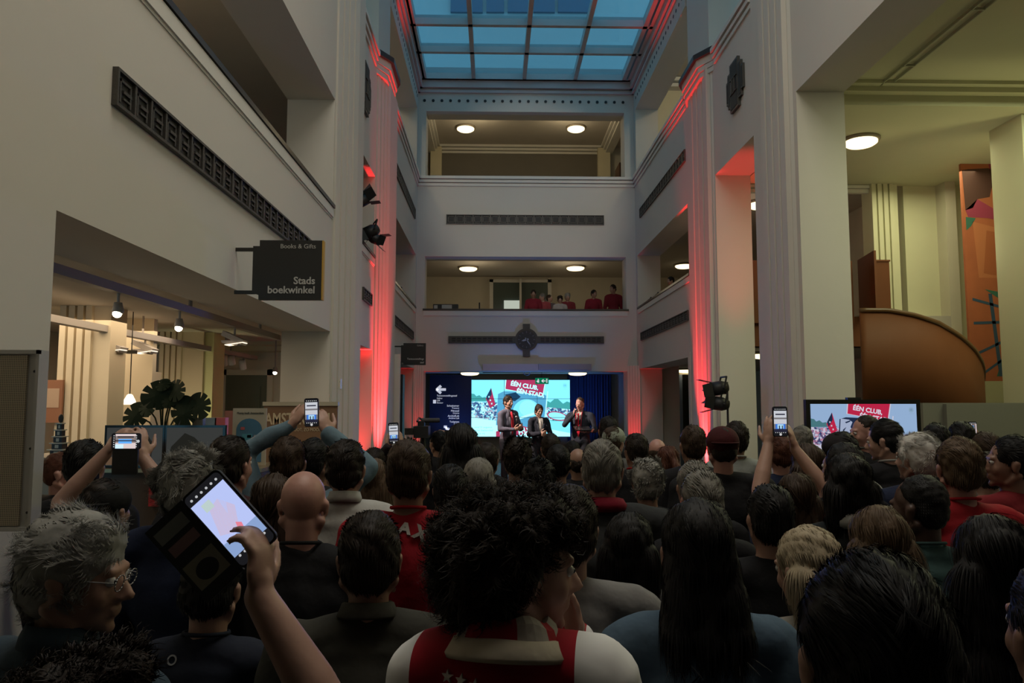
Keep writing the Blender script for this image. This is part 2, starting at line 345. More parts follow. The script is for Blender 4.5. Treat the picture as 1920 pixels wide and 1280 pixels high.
# second gallery: dark panel and cornice
a = PY(805,283,26.5); b = PY(1140,330,26.5)
mb = MB(); mb.box((a.x,26.5,8.0),(b.x,26.59,a.z)); struct(mb.build('wall_panel', mat('dark_panel', (.16,.145,.12), .8)), 'dark grey wall panel at the back of the second gallery', 'wall')
mb = MB()
for z0, z1, d in ((11.22,11.3,.28),(11.12,11.2,.2),(11.02,11.10,.12)): mb.box((-2.4,26.6-d,z0),(4.3,26.59,z1)); mb.box((4.15-d,21.7,z0),(4.3,26.5,z1)); mb.box((-2.4,21.7,z0),(-2.25+d,26.5,z1))
struct(mb.build('trim_21', CORNICE), 'stepped cream cornice of the second gallery ceiling', 'trim')
mb = MB(); mb.box((3.75,26.3,7.4),(4.2,26.55,11.2)); mb.box((-2.3,26.3,7.4),(-1.9,26.55,11.2)); struct(mb.build('trim_22', WARMWALL), 'pair of cream piers flanking the dark panel', 'trim')
mb = MB(); a = PY(1161,275,24); mb.box((a.x,24,7.4),(a.x+.12,24.9,9.9)); a = PY(799,280,24); mb.box((a.x-.12,24,7.4),(a.x,24.9,9.9)); struct(mb.build('door_1', WOODD), 'dark doors at the ends of the second gallery', 'door')
# first gallery: glazed double door and its frame
fr = MB(); a = PY(918,524,26.4); b = PY(1034,575,26.4)
zt = a.z
for x0, x1 in ((a.x,a.x+.13),(b.x-.13,b.x)): fr.box((x0,26.35,3.58),(x1,26.6,zt))
fr.box((a.x,26.35,zt-.1),(b.x,26.6,zt)); xm = PY(976,575,26.4).x; fr.box((xm-.04,26.2,3.58),(xm+.03,26.6,zt))
struct(fr.build('door_2', CORNICE), 'white framed glazed double door at the back of the first gallery', 'door')
g = MB().box((a.x+.1,26.45,3.6),(b.x-.1,26.55,zt-.1)); gg = g.build('door_2_glass', mat('teal_glass', (.09,.12,.11), .12)); struct(gg, 'grey green glass of the gallery double door', 'door glass')
mb = MB(); a = PY(945,565,26.3); mb.box((a.x,26.38,4.3),(a.x+.62,26.44,a.z+.05)); struct(mb.build('window_4', emis('far_room', (.80,.88,.74), .55)), 'bright room light seen through the gallery door glass', 'window')
# round ceiling lamps
def make_lamp(r):
    e = empty('ceiling_lamp')
    MB().lathe([(0,0),(r,0),(r,-.03),(r*.93,-.055),(0,-.055)], (0,0,0), 32).build('lamp_rim', mat('lamp_rim', (.30,.25,.19), .4), e, True)
    MB().lathe([(r*.86,-.05),(r*.85,-.09),(r*.70,-.125),(r*.35,-.14),(0,-.143)], (0,0,0), 32).build('lamp_shade', LAMP, e, True)
    return e
lamp0 = make_lamp(.34); first = True
def place_lamp(x, y, z, label, s=1, group='round ceiling lamps in the galleries'):
    global first
    o = lamp0 if first else copytree(lamp0); first = False
    o.location = (x, y, z); o.scale = (s, s, s); tag(o, label, 'lamp', group)
LY = 24.6
for (px, py, z, lab) in ((873,243,11.3,'round glowing ceiling lamp at the left of the topmost gallery'),(1080,243,11.3,'round glowing ceiling lamp at the right of the topmost gallery'),
                    (878,505,6.5,'round glowing ceiling lamp above the left part of the spectators gallery'),(1079,504,6.5,'round glowing ceiling lamp above the spectators at the back gallery rail'),
                    (881,700,3.0,'flat glowing ceiling lamp above the white arrow sign'),(1083,699,3.0,'flat glowing ceiling lamp above the man with the microphone')):
    d = ray(px, py); t = (z-.09-CZ)/d.z; p = Vector((0,0,CZ))+d*t
    if z == 3.0: p.y = 24.0; p.x = PY(px,py,24.0).x
    place_lamp(p.x, p.y, z, lab)
for (px, py, z, Y, lab) in ((1283,500,6.5,20.3,'round glowing ceiling lamp in the right first gallery behind the lone spectator'),(1288,697,3.0,22,'glowing ceiling lamp over the black doors on the right'),
                    (1427,386,6.5,None,'small glowing lamp seen in the gap behind the right red pilaster'),(1434,668,3.0,None,'small glowing lamp low in the gap right of the red pilaster'),(1862/1,1,0,0,None)):
    if lab is None: continue
    d = ray(px, py); p = Vector((0,0,CZ))+d*((z-.09-CZ)/d.z)
    if Y and z == 3.0: p = PY(px, py, Y)
    place_lamp(p.x, p.y, z, lab)
d = ray(1614,273); p = Vector((0,0,CZ))+d*((6.02-CZ)/d.z)
place_lamp(p.x, p.y, 6.13, 'large round glowing ceiling lamp above the wooden staircase', .85)
for x, y, z, lab in ((-4.4,18.5,11.3,'unseen lamp in the upper left gallery'),):
    light('gallery_light', 'POINT', (-3.6,17.5,10.9), 55, (1.0,.80,.50), .25); light('gallery_light', 'POINT', (5.6,17.5,10.9), 60, (1.0,.80,.50), .25); light('gallery_light', 'POINT', (-4.0,7.0,6.1), 14, (1.0,.72,.40), .25)
    light('gallery_light', 'POINT', (-4.0,17.5,6.1), 8, (1.0,.72,.45), .25)
# small cornice / reveal details in the right upper gallery
mb = MB()
for z0, z1, d in ((11.18,11.28,.25),(11.04,11.14,.15)): mb.box((4.7,20.8-d,z0),(8.4,20.95,z1))
struct(mb.build('trim_23', CORNICE), 'cream cornice in the upper right gallery', 'trim')
mb = MB(); mb.box((4.7,20.95,7.4),(5.6,21.2,11.2)); mb.box((-4.2,20.95,7.4),(-2.86,21.2,11.2)); struct(mb.build('wall_gallery_end', WARMWALL), 'warm lit end walls of the second gallery', 'wall')
a = PX(1356,18,4.85); mb = MB(); mb.box((4.72,12.3,7.4),(4.80,13.2,10.6)); mb.box((5.2,18.2,7.4),(5.4,18.9,8.95)); struct(mb.build('door_3', WOODD), 'dark wooden door in the upper right gallery', 'door')
# ------------------------------------------------------------------ ground floor aisle ends
mb = MB(); mb.box((4.72,21.05,0),(5.25,21.35,3.0)); mb.box((-3.6,21.05,0),(-2.86,21.35,3.0)); struct(mb.build('wall_aisle_end', PLASTER), 'short cream walls closing the ground floor aisles', 'wall')
a = PY(1245,702,22); b = PY(1310,702,22)
dm = MB(); dm.box((a.x,22,0),(b.x-.65,22.1,a.z)); dm.box((b.x-.5,22,0),(b.x+.6,22.1,a.z)); dm.box((a.x-.05,21.98,a.z),(b.x+.6,22.12,3.0),1)
dm.box((a.x,21.93,1.0),(b.x-.67,22.0,1.05),2); dm.box((a.x,21.93,.75),(b.x-.67,22.0,.79),2)
struct(dm.build('door_4', [BLACKG, GW, mat('steel', (.4,.4,.4), .3, metal=.8)]), 'tall black double doors with steel push bars at the right aisle end', 'door')
struct(MB().box((b.x-.65,21.97,0),(b.x-.5,22.12,a.z)).build('trim_24', mat('door_post', (.30,.38,.55), .5)), 'pale blue post between the black doors', 'trim')
# black curtain wall, video wall room
mb = MB()
n = 60; x0 = PY(1069,702,26.3).x; x1 = PY(1146,702,26.3).x
V = []; 
for i in range(n+1):
    x = x0-.1+(x1-x0+.1)*i/n; y = 26.25+.05*math.sin(i*1.7)+.02*math.sin(i*.9); V += [(x,y,0),(x,y,2.98),(x,y+.04,2.98),(x,y+.04,0)]
for i in range(n): mb.add([V[4*i],V[4*i+4],V[4*i+5],V[4*i+1]], [(0,1,2,3)]); mb.add([V[4*i+3],V[4*i+7],V[4*i+6],V[4*i+2]], [(3,2,1,0)]); mb.add([V[4*i+1],V[4*i+5],V[4*i+6],V[4*i+2]], [(0,1,2,3)])
cu = mb.build('curtain', mat('navy_curtain', (.03,.06,.16), .85)); tag(cu, 'dark navy pleated curtain right of the video wall', 'curtain')  # navy cloth, its colour deepened with the blue stage glow
# sign wall left of the screen
x0 = PY(806,702,25.8).x; x1 = PY(884,702,25.8).x; zt = 2.95
sw = MB().box((x0,25.8,0),(x1,26.0,zt)).build('direction_board', mat('board_blue_glow', (.02,.032,.075), .45)); tag(sw, 'tall dark direction board with white arrow and room names', 'sign')  # blue stage glow is mixed into the dark board's colour
WT = mat('white_print', (.85,.87,.9), .5, emit=.55)
def facing(px, py, Y): return Matrix.Translation(PY(px, py, Y)) @ Matrix.Rotation(R_(90),4,'X')
ar = MB(); p = PY(819,730,25.79)
S = 25.8/1400
def arrow_mesh(ar, p, L):
    ar.prism([(0,-.14*L),(L,-.14*L),(L,.14*L),(0,.14*L)], 0,.01, 0, Matrix.Translation(p) @ Matrix.Rotation(R_(90),4,'X'))
    for s in (1,-1):
        Mx = Matrix.Translation(p) @ Matrix.Rotation(R_(90),4,'X') @ Matrix.Rotation(R_(42*s),4,'Z')
        ar.prism([(-.05*L,-.14*L),(.62*L,-.14*L),(.62*L,.14*L),(-.05*L,.14*L)], 0,.012, 0, Mx)
arrow_mesh(ar, p, 17*S); ar.build('arrow', WT, sw)
for (px, py, s_, sz, al) in ((819,743,'Tentoonstellingszaal',.085,'L'),(819,747.5,'Gallery',.065,'L'),(819,752,'Lift',.085,'L'),(819,756,'Elevator',.065,'L'),
        (861,762,'Schatkamer',.09,'R'),(861,766,'Treasury',.07,'R'),(861,771.5,'Filmzaal',.09,'R'),(861,775.5,'Cinema',.07,'R'),(861,781,'ArchiefLab',.09,'R'),(861,785,'Archive Lab',.075,'R'),(861,792,'Toiletten',.09,'R'),(861,795.5,'Toilets',.07,'R')):
    text('lettering', s_, sz, WT, sw, facing(px, py, 25.79), 'LEFT' if al == 'L' else 'RIGHT', bold=0, ext=.004)
lm = MB(); p = PY(812,756,25.79); lm.box((p.x,25.78,p.z),(p.x+.1,25.8,p.z+.12)); lm.build('lift_symbol', WT, sw)
st = MB()
for i in range(3): p = PY(832+i*5,802+i*4,25.79); st.box((p.x,25.78,p.z),(p.x+.11,25.8,p.z+.08)); st.box((p.x+.05,25.78,p.z-.05),(p.x+.12,25.8,p.z+.03))
st.build('stairs_symbol', WT, sw)
# ------------------------------------------------------------------ screen artwork (campaign slide)
def screen_art(root, W, H, M, bright, tint, panels=False, tvstyle=False):
    def c(r, g, b): return (r*tint[0], g*tint[1], b*tint[2])
    pre = 'tv_' if tvstyle else 'wall_'
    cols = [c(.45,.72,.95), c(.10,.30,.30), c(.75,.03,.09), c(.9,.95,1.0), c(.16,.30,.48), c(.55,.70,.85), c(.02,.04,.09), c(.40,.66,.80)]
    ms = [emis(pre+'art_%d' % i, cc, bright) for i, cc in enumerate(cols)]
    ms.append(emis_speckle(pre+'art_crowd', [c(.8,.85,.95), c(.05,.08,.20), c(.7,.35,.45), c(.35,.45,.6), c(.9,.9,.95), c(.15,.12,.25)], 60/ W, bright))
    mb = MB(); k = [0]
    def poly(pts, m, z):
        V = [(u*W-W/2, v*H-H/2, z) for u, v in pts]
        mb.add([tuple(M @ Vector(v)) for v in V], [tuple(range(len(V)))], m)
    e = .0006
    poly([(0,0),(1,0),(1,1),(0,1)], 0, 0)
    # tree line
    tl = [(0,.62),(0,.76),(.03,.75),(.05,.71),(.08,.73),(.11,.69),(.14,.70),(.17,.66),(.20,.67),(.25,.62)]
    poly(tl[::-1], 1, e)
    poly([(0,.34),(.25,.28),(.27,.60),(0,.62)], 8, 2*e)
    poly([(0,0),(.27,0),(.26,.27),(0,.34)], 3, 3*e)
    # flag
    poly([(.145,.67),(.20,.86),(.245,.56),(.19,.50)], 2, 4*e); poly([(.150,.70),(.20,.86),(.205,.74),(.165,.62)], 6, 5*e)
    for i in range(3):
        u, v = .178+i*.014, .70-i*.06
        poly([(u-.008,v-.01),(u-.004,v-.016),(u+.008,v+.01),(u+.004,v+.016)], 3, 6*e); poly([(u-.008,v+.01),(u+.004,v-.016),(u+.008,v-.01),(u-.004,v+.016)], 3, 6*e)
    # central photograph
    if tvstyle:
        poly([(.25,.0),(.62,.0),(.72,.60),(.72,.75),(.33,.78),(.27,.75),(.25,.4)], 6, 4*e)
        poly([(.27,.55),(.28,.76),(.36,.74),(.39,.70),(.37,.62),(.39,.55),(.36,.53),(.36,.50),(.33,.42),(.29,.46)], 5, 5*e)
        poly([(.32,.70),(.37,.73),(.37,.71),(.33,.68)], 6, 6*e); poly([(.295,.57),(.33,.62),(.325,.60),(.305,.55)], 6, 6*e)
        poly([(.34,.30),(.42,.40),(.41,.2),(.33,.18)], 7, 5*e); poly([(.40,.12),(.50,.12),(.51,.25),(.45,.32),(.40,.28)], 3, 6*e)
    else:
        poly([(.25,.2),(.74,.12),(.76,.72),(.70,.78),(.33,.80),(.27,.75)], 4, 4*e)
        pts = [(.56+.145*math.cos(R_(t)), .40+.26*math.sin(R_(t))) for t in range(-10,200,10)]
        poly(pts, 7, 5*e)
        pts = [(.57+.085*math.cos(R_(t)), .50+.14*math.sin(R_(t))) for t in range(0,360,15)]; poly(pts, 5, 6*e)
        poly([(.45,.28),(.70,.42),(.70,.46),(.45,.32)], 3, 7*e)
        poly([(.34,.74),(.45,.78),(.50,.70),(.44,.62),(.36,.66)], 6, 6*e); poly([(.62,.70),(.72,.72),(.73,.62),(.70,.60)], 4, 6*e)
    # right photograph
    poly([(.74,.28),(1,.26),(1,.60),(.97,.62),(.93,.58),(.88,.66),(.84,.66),(.80,.60),(.76,.64)], 1 if not tvstyle else 0, 3*e)
    poly([(.74,.30),(1,.26),(1,.48),(.75,.52)], 8, 4*e)
    pts = [(.87+.105*math.cos(R_(t)), .36+.085*math.sin(R_(t-20))) for t in range(0,360,15)]; poly(pts, 2, 5*e)
    pts = [(.87+.09*math.cos(R_(t)), .36+.068*math.sin(R_(t-20))) for t in range(0,360,15)]; poly(pts, 5, 6*e)
    poly([(.72,.0),(1,0),(1,.22),(.74,.30)], 7, 6*e); poly([(.78,.0),(1,0),(1,.06),(.76,.14)], 3, 7*e)
    poly([(.735,.24),(.745,.24),(.78,.80),(.77,.80)], 3, 8*e)
    # red banner
    poly([(.335,.835),(.73,.70),(.76,1.0),(.345,1.0)], 3, 8*e); poly([(.345,.84),(.72,.715),(.75,1.0),(.355,1.0)], 2, 9*e)
    poly([(.25,.0),(.29,.0),(.29,.08),(.27,.10),(.25,.09)], 2, 9*e); poly([(.44,.02),(.60,.0),(.60,.15),(.46,.21)], 2, 9*e)
    # crest
    pts = [(.95+.025*math.cos(R_(t)), .90+.045*math.sin(R_(t))) for t in range(0,360,30)]; poly(pts, 7, 2*e)
    for i in range(3): poly([(.94+i*.008,.885),(.943+i*.008,.885),(.943+i*.008,.92),(.94+i*.008,.92)], 4, 3*e)
    poly([(.93,.835),(.975,.835),(.975,.842),(.93,.842)], 7, 3*e)
    pic = mb.build('picture', ms, root)
    tw = emis(pre+'art_text', c(.92,.95,1.0), bright*1.15)
    def tx(s, u, v, sz, z=11*e):
        text('lettering', s, sz*H, tw, root, M @ Matrix.Translation((u*W-W/2, v*H-H/2, z)) @ Matrix.Rotation(R_(-9.5),4,'Z'), bold=.0035*H, ext=0)
    tx('ÉÉN CLUB,', .395, .905, .105); tx('ÉÉN STAD,', .455, .775, .105)
    if tvstyle: tx('AJAX', .44, .08, .12)
    else: tx('AJAX', .44, .10, .12); tx('DAM', .475, .02, .11)
    dk = emis(pre+'art_small_text', c(.25,.40,.5), bright)
    for i, s_ in enumerate(('vanaf 31 augustus','in het Stadsarchief','entree vrij')):
        text('lettering', s_, .045*H, dk, root, M @ Matrix.Translation((.03*W-W/2, (.15-.055*i)*H-H/2, 11*e)), ext=0)
    if panels:
        g = MB()
        for i in (1,2):
            g.box((i*W/3-W/2-.006,-H/2,.008),(i*W/3-W/2+.006,H/2,.014), 0, M); g.box((-W/2,i*H/3-H/2-.006,.008),(W/2,i*H/3-H/2+.006,.014), 0, M)
        g.build('panel_joint', mat('panel_joint', (.02,.06,.10), .4), root)
a = PY(884,712,26.2); b = PY(1069,818,26.2)
W, H = b.x-a.x, a.z-b.z
vw = empty('video_wall', ((a.x+b.x)/2, 26.2, 0))
MB().box((-W/2-.02,.0,b.z-.02),(W/2+.02,.25,a.z+.02)).build('screen_housing', BLACK, vw)
screen_art(vw, W, H, Matrix.Translation((0,-.004,(a.z+b.z)/2)) @ Matrix.Rotation(R_(90),4,'X'), 1.25, (.50,1.12,1.15), panels=True)
tag(vw, 'large glowing cyan video wall behind the speakers showing the club campaign slide', 'screen')
# emergency exit sign hanging in front of the screen
p = PY(1016,714,24.5); ex = empty('exit_sign', (p.x,24.5,p.z)); 
MB().box((-.22,-.03,-.10),(.22,.03,.10)).build('sign_case', mat('exit_green', (.0,.28,.12), .4, emit=.5), ex)
m_ = MB(); arrow_mesh(m_, Vector((.0,-.035,0)), .12); m_.sphere((-.12,-.04,.05), .02); m_.box((-.15,-.04,-.06),(-.09,-.03,.03)); m_.box((-.19,-.04,-.02),(-.12,-.03,.0)); m_.box((.14,-.04,-.06),(.18,-.03,.07)); m_.build('pictogram', WT, ex)
MB().tube((0,0,.1),(0,0,3.0-p.z),.008).build('rod', DARKMETAL, ex); tag(ex, 'green emergency exit sign hanging before the video wall', 'sign')
# folded projector mount with cable loop and light rail at the lintel
lr = MB(); a = PY(905,697,22.5); b = PY(1110,695,22.5); lr.tube((a.x,22.5,2.9),(b.x,22.5,2.93),.02); lr.tube((a.x+.3,22.5,2.9),(a.x+.3,22.5,3.02),.01).tube((b.x-.3,22.5,2.92),(b.x-.3,22.5,3.02),.01); tag(lr.build('light_rail', DARKMETAL), 'thin dark rail between the two ceiling lamps above the stage', 'rail')
cb = MB(); p = PY(988,700,22.4); cb.path([(p.x+.1*math.cos(R_(t)),22.4,p.z+.06+.1*math.sin(R_(t))*1.2) for t in range(180,361,15)],.012).tube((p.x-.1,22.4,p.z+.06),(p.x-.1,22.4,3.02),.012).tube((p.x+.1,22.4,p.z+.06),(p.x+.1,22.4,3.02),.012); tag(cb.build('cable_loop', mat('pale_cable', (.6,.65,.75), .5)), 'pale cable loop hanging from the lintel above the stage', 'cable')
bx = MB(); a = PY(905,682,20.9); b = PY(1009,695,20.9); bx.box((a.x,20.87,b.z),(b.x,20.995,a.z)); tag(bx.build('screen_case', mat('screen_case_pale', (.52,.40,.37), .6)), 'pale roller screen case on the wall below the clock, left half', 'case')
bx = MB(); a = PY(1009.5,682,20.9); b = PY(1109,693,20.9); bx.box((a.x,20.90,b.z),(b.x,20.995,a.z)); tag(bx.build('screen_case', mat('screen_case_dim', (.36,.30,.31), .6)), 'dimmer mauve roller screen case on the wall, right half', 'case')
# ------------------------------------------------------------------ vents
def vent(label, origin, rotz, L, Hh, n, pattern='square', group='iron ventilation grilles'):
    e = empty('vent_grille', origin, (0,0,rotz))     # local x along wall, -y outward
    f = MB(); f.box((0,-.012,0),(L,.0,Hh),1); t = .018
    f.box((-t,-.035,-t),(L+t,0,0)); f.box((-t,-.035,Hh),(L+t,0,Hh+t)); f.box((-t,-.035,0),(0,0,Hh)); f.box((L,-.035,0),(L+t,0,Hh))
    f.build('frame', [IRON, IRON_IN], e)
    g = MB(); cw = L/n
    for i in range(n):
        x = i*cw
        if i: g.box((x-.012,-.03,0),(x+.012,-.012,Hh))
        if pattern == 'square':
            g.box((x+.03,-.022,.03),(x+cw-.03,-.012,.045)); g.box((x+.03,-.022,Hh-.045),(x+cw-.03,-.012,Hh-.03)); g.box((x+.03,-.022,.03),(x+.045,-.012,Hh-.03)); g.box((x+cw-.045,-.022,.03),(x+cw-.03,-.012,Hh-.03))
        elif pattern == 'meander':
            g.box((x+.03,-.024,.02),(x+.045,-.012,Hh-.03)); g.box((x+.03,-.024,Hh-.045),(x+cw-.05,-.012,Hh-.03)); g.box((x+cw*.35,-.026,Hh*.5-.01),(x+cw-.04,-.012,Hh*.5+.01)); g.box((x+cw*.35,-.024,Hh*.25),(x+cw-.06,-.012,Hh*.25+.012)); g.box((x+cw-.06,-.024,.02),(x+cw-.045,-.012,Hh*.8))
        else:
            g.box((x+cw*.25,-.03,.01),(x+cw*.45,-.012,Hh-.01)); g.box((x,-.02,Hh*.45),(x+cw,-.012,Hh*.55))
    g.build('lattice', IRON, e); tag(e, label, 'vent', group); return e
a = PY(838,420,21); b = PY(1131,404,21)
vent('long row of square iron grilles on the upper back wall', (a.x,YB,7.08), 0, b.x-a.x, .24, 18)
# right wall: outward normal -x ; local x -> +? rotate so -y_local = -x world : rotz=-90 gives local x -> -y
def ventR(label, y0, y1, z0, h, n, pat): return vent(label, (XR,y1,z0), R_(-90), y1-y0, h, n, pat)
def ventL(label, y0, y1, z0, h, n, pat): return vent(label, (XL,y0,z0), R_(90), y1-y0, h, n, pat)
ventR('dark iron grille strip high on the right wall', 15.35, 20.2, 7.09, .22, 19, 'bar')
ventR('dark iron grille strip on the right wall below the lone spectator', 15.35, 20.3, 3.70, .18, 18, 'meander')
ventL('dark iron grille strip high on the left wall', 15.5, 20.3, 7.05, .24, 19, 'bar')
ventL('dark iron grille strip on the left wall beside the second black sign', 15.6, 20.2, 3.70, .18, 18, 'bar')
ventL('long iron grille strip with meander cells above the bookshop', 4.23, 9.3, 3.68, .19, 24, 'meander')
ventL('short iron grille above the red lit left doorway', 12.42, 13.25, 3.70, .18, 4, 'meander')
# cross shaped ornaments
def cross_orn(label, origin, rotz):
    e = empty('wall_ornament', origin, (0,0,rotz)); f = MB()
    f.box((-.20,-.05,-.42),(.20,0,.42)); f.box((-.33,-.045,-.30),(.33,0,.30)); f.box((-.42,-.04,-.20),(.42,0,.20))
    f.build('plate', IRON, e); g = MB()
    g.box((-.16,-.056,.14),(.16,-.05,.38),1); g.box((-.16,-.056,-.38),(.16,-.05,-.14),1)
    for s in (-1,1): g.box((s*.27-.05,-.051,-.26),(s*.27+.05,-.045,.26),1); g.box((s*.38-.025,-.046,-.16),(s*.38+.025,-.04,.16),1)
    for s in (-.11,0,.11): g.box((s-.03,-.056,-.10),(s+.03,-.05,.10),1)
    for s in (-.055,.055): g.box((s-.012,-.075,-.12),(s+.012,-.05,.12),0)
    g.box((-.17,-.07,.12),(.17,-.05,.135),0); g.box((-.17,-.07,-.135),(.17,-.05,-.12),0)
    g.build('relief', [IRON, IRON_IN], e); tag(e, label, 'wall ornament', 'stepped iron cross ornaments')
cross_orn('stepped iron cross ornament high on the right wall', (XR,12.0,7.26), R_(-90))
cross_orn('stepped iron cross ornament high on the left wall, half behind the pilaster', (XL,12.3,7.26), R_(90))
# clock
c0 = PY(987,637,21); ck = empty('wall_clock', (c0.x,YB,c0.z))
k = MB(); k.prism([(.325*math.cos(t),.325*math.sin(t)) for t in [2*math.pi*i/32 for i in range(32)]],0,.07,0,Matrix.Rotation(R_(90),4,'X'))
k.box((-.10,-.06,-.47),(.10,0,.45)); k.build('case', IRON, ck)
a = PY(841,636,21); b = PY(1132,636,21)
br = MB(); br.box((a.x-c0.x,-.05,-.10),(-.30,0,.10)); br.box((.30,-.05,-.10),(b.x-c0.x,0,.10)); 
for s in (-1,1):
    for j in range(12): x = s*(.40+j*.145); br.box((min(x,x+s*.10),-.062,-.055),(max(x,x+s*.10),-.05,-.02),1); br.box((min(x,x+s*.10),-.062,.015),(max(x,x+s*.10),-.05,.05),1)
br.build('arm', [IRON, IRON_IN], ck)
dl = MB(); dl.prism([(.26*math.cos(t),.26*math.sin(t)) for t in [2*math.pi*i/32 for i in range(32)]],.07,.085,0,Matrix.Rotation(R_(90),4,'X')); dl.build('dial', mat('clock_dial', (.03,.03,.032), .5), ck)
for i in range(12):
    mk = MB(); Mx = Matrix.Rotation(R_(90),4,'X') @ Matrix.Rotation(R_(30*i),4,'Z'); mk.prism([(.19,-.010),(.24,-.010),(.24,.010),(.19,.010)],.085,.092,0,Mx); mk.build('hour_mark', mat('clock_mark', (.14,.14,.16), .5), ck)
PALE = mat('clock_pale', (.38,.40,.45), .4)
for nm, ang, L, wd in (('hour_hand',195,.15,.024),('minute_hand',-55,.21,.015)):
    h = MB(); h.prism([(-.06,-wd),(L*.6,-wd),(L,0),(L*.6,wd),(-.06,wd)],.094,.10,0,Matrix.Rotation(R_(90),4,'X') @ Matrix.Rotation(R_(ang),4,'Z')); h.build(nm, PALE, ck)
tag(ck, 'dark iron wall clock with long horizontal arms on the back wall', 'clock')
# ------------------------------------------------------------------ hanging signs
def hang_sign(label, px0, py0, px1, py1, Y, lines, edge=True):
    a = PY(px0, py0, Y); b = PY(px1, py1, Y); e = empty('hanging_sign', (a.x, Y, b.z)); W = b.x-a.x; H = a.z-b.z; n = W*.095
    s = MB(); s.prism([(0,.02+H*.08),(n,H*.08),(n,0),(W,0),(W,H),(n,H),(n,H*.90),(0,H*.90)],0,.05,0,Matrix.Translation((0,.05,0)) @ Matrix.Rotation(R_(90),4,'X')); s.build('board', SIGNK, e)
    if edge: MB().box((W,-.0,.0),(W+.02*W,.06,H)).build('edge_strip', YEL, e)
    for v in (.82,.10): MB().box((XL-a.x,.02,H*v),(0.02,.04,H*(v+.06))).build('bracket', DARKMETAL, e)
    for (s_, u, v, sz, bd) in lines: text('lettering', s_, sz*H, SIGNT, e, Matrix.Translation((u*W,-.001,v*H)) @ Matrix.Rotation(R_(90),4,'X'), 'RIGHT', bold=bd*H)
    tag(e, label, 'sign'); return e
hang_sign('large black hanging sign reading Stads boekwinkel, Books and Gifts', 475,450,602,562,6.3, [('Books & Gifts',.91,.865,.105,.0),('Stads',.91,.265,.17,.0035),('boekwinkel',.91,.11,.17,.0035)])
hang_sign('small black hanging sign beside the left grille, for the exhibition hall', 752,643,798,684,16.5, [('Gallery',.9,.86,.10,0),('Tentoonstellings',.93,.24,.115,.003),('zaal',.93,.08,.115,.003)], edge=False)
# ------------------------------------------------------------------ bookshop behind the left opening
mb = MB(); mb.box((-6.45,13.3,0),(-2.86,13.5,3.0)); struct(mb.build('wall_shop_back', GW), 'cream back wall of the bookshop', 'wall')
SHOPW = mat('shop_cream', (.72,.62,.46), .75)
mb = MB()
def fl_block(mb, px0, px1, Y, n, plain=.25, dep=.35, z1=3.0):
    a = PY(px0,700,Y).x; b = PY(px1,700,Y).x; mb.box((a,Y,0),(b,Y+dep,z1)); w_ = (b-a)*(1-plain)/n
    for i in range(n): mb.box((a+i*w_,Y-.05,0),(a+i*w_+w_*.7,Y,z1))
fl_block(mb, 112, 204, 8.1, 4, .3); struct(mb.build('trim_25', SHOPW), 'cream fluted pillar at the left of the bookshop', 'trim')
mb = MB(); fl_block(mb, 300, 380, 11.0, 4, .45); struct(mb.build('trim_26', SHOPW), 'cream fluted pillar in the middle of the bookshop behind the plant', 'trim')
a = PY(380,700,11.2); mb = MB().box((a.x,11.05,0),(PY(399,700,11.05).x,11.5,3.0)); struct(mb.build('trim_27', mat('pier_yellow_lit', (.72,.72,.40), .7)), 'narrow yellow lit pier in the bookshop', 'trim')  # yellow of the light on the pier is put into its colour
light('pier_uplight', 'SPOT', (-4.35,10.7,.9), 30, (1.0,.95,.5), .04, target=(-4.3,11.05,2.0), spot=60, blend=1)
a = PY(424,703,13.2); b = PY(500,703,13.2); d_ = MB().box((a.x,13.2,0),(b.x,13.32,a.z)); d_.box((a.x-.1,13.22,0),(a.x,13.34,a.z+.1),1).box((b.x,13.22,0),(b.x+.1,13.34,a.z+.1),1).box((a.x-.1,13.22,a.z),(b.x+.1,13.34,a.z+.1),1)
d_.box((a.x+.1,13.17,.3),(b.x-.1,13.2,a.z-.2),0); struct(d_.build('door_5', [mat('door_green', (.10,.11,.075), .6), GW]), 'dark olive door at the back of the bookshop', 'door')
mb = MB(); mb.box((-6.4,12.9,2.86),(-2.86,13.3,3.0)); mb.box((-6.4,12.6,2.94),(-2.86,12.9,3.0)); struct(mb.build('trim_28', mat('shop_cornice', (.70,.66,.46), .7)), 'stepped cornice at the back of the bookshop ceiling', 'trim')
mb = MB(); a = PY(208,680,9.4); b = PY(290,680,9.4); mb.box((a.x,9.4,0),(b.x,9.6,2.35)); mb.box((b.x-.32,9.3,0),(b.x+.02,9.4,3.0)); struct(mb.build('wall_shop_partition', SHOPW), 'cream partition in the bookshop behind the pendant lamp', 'wall')
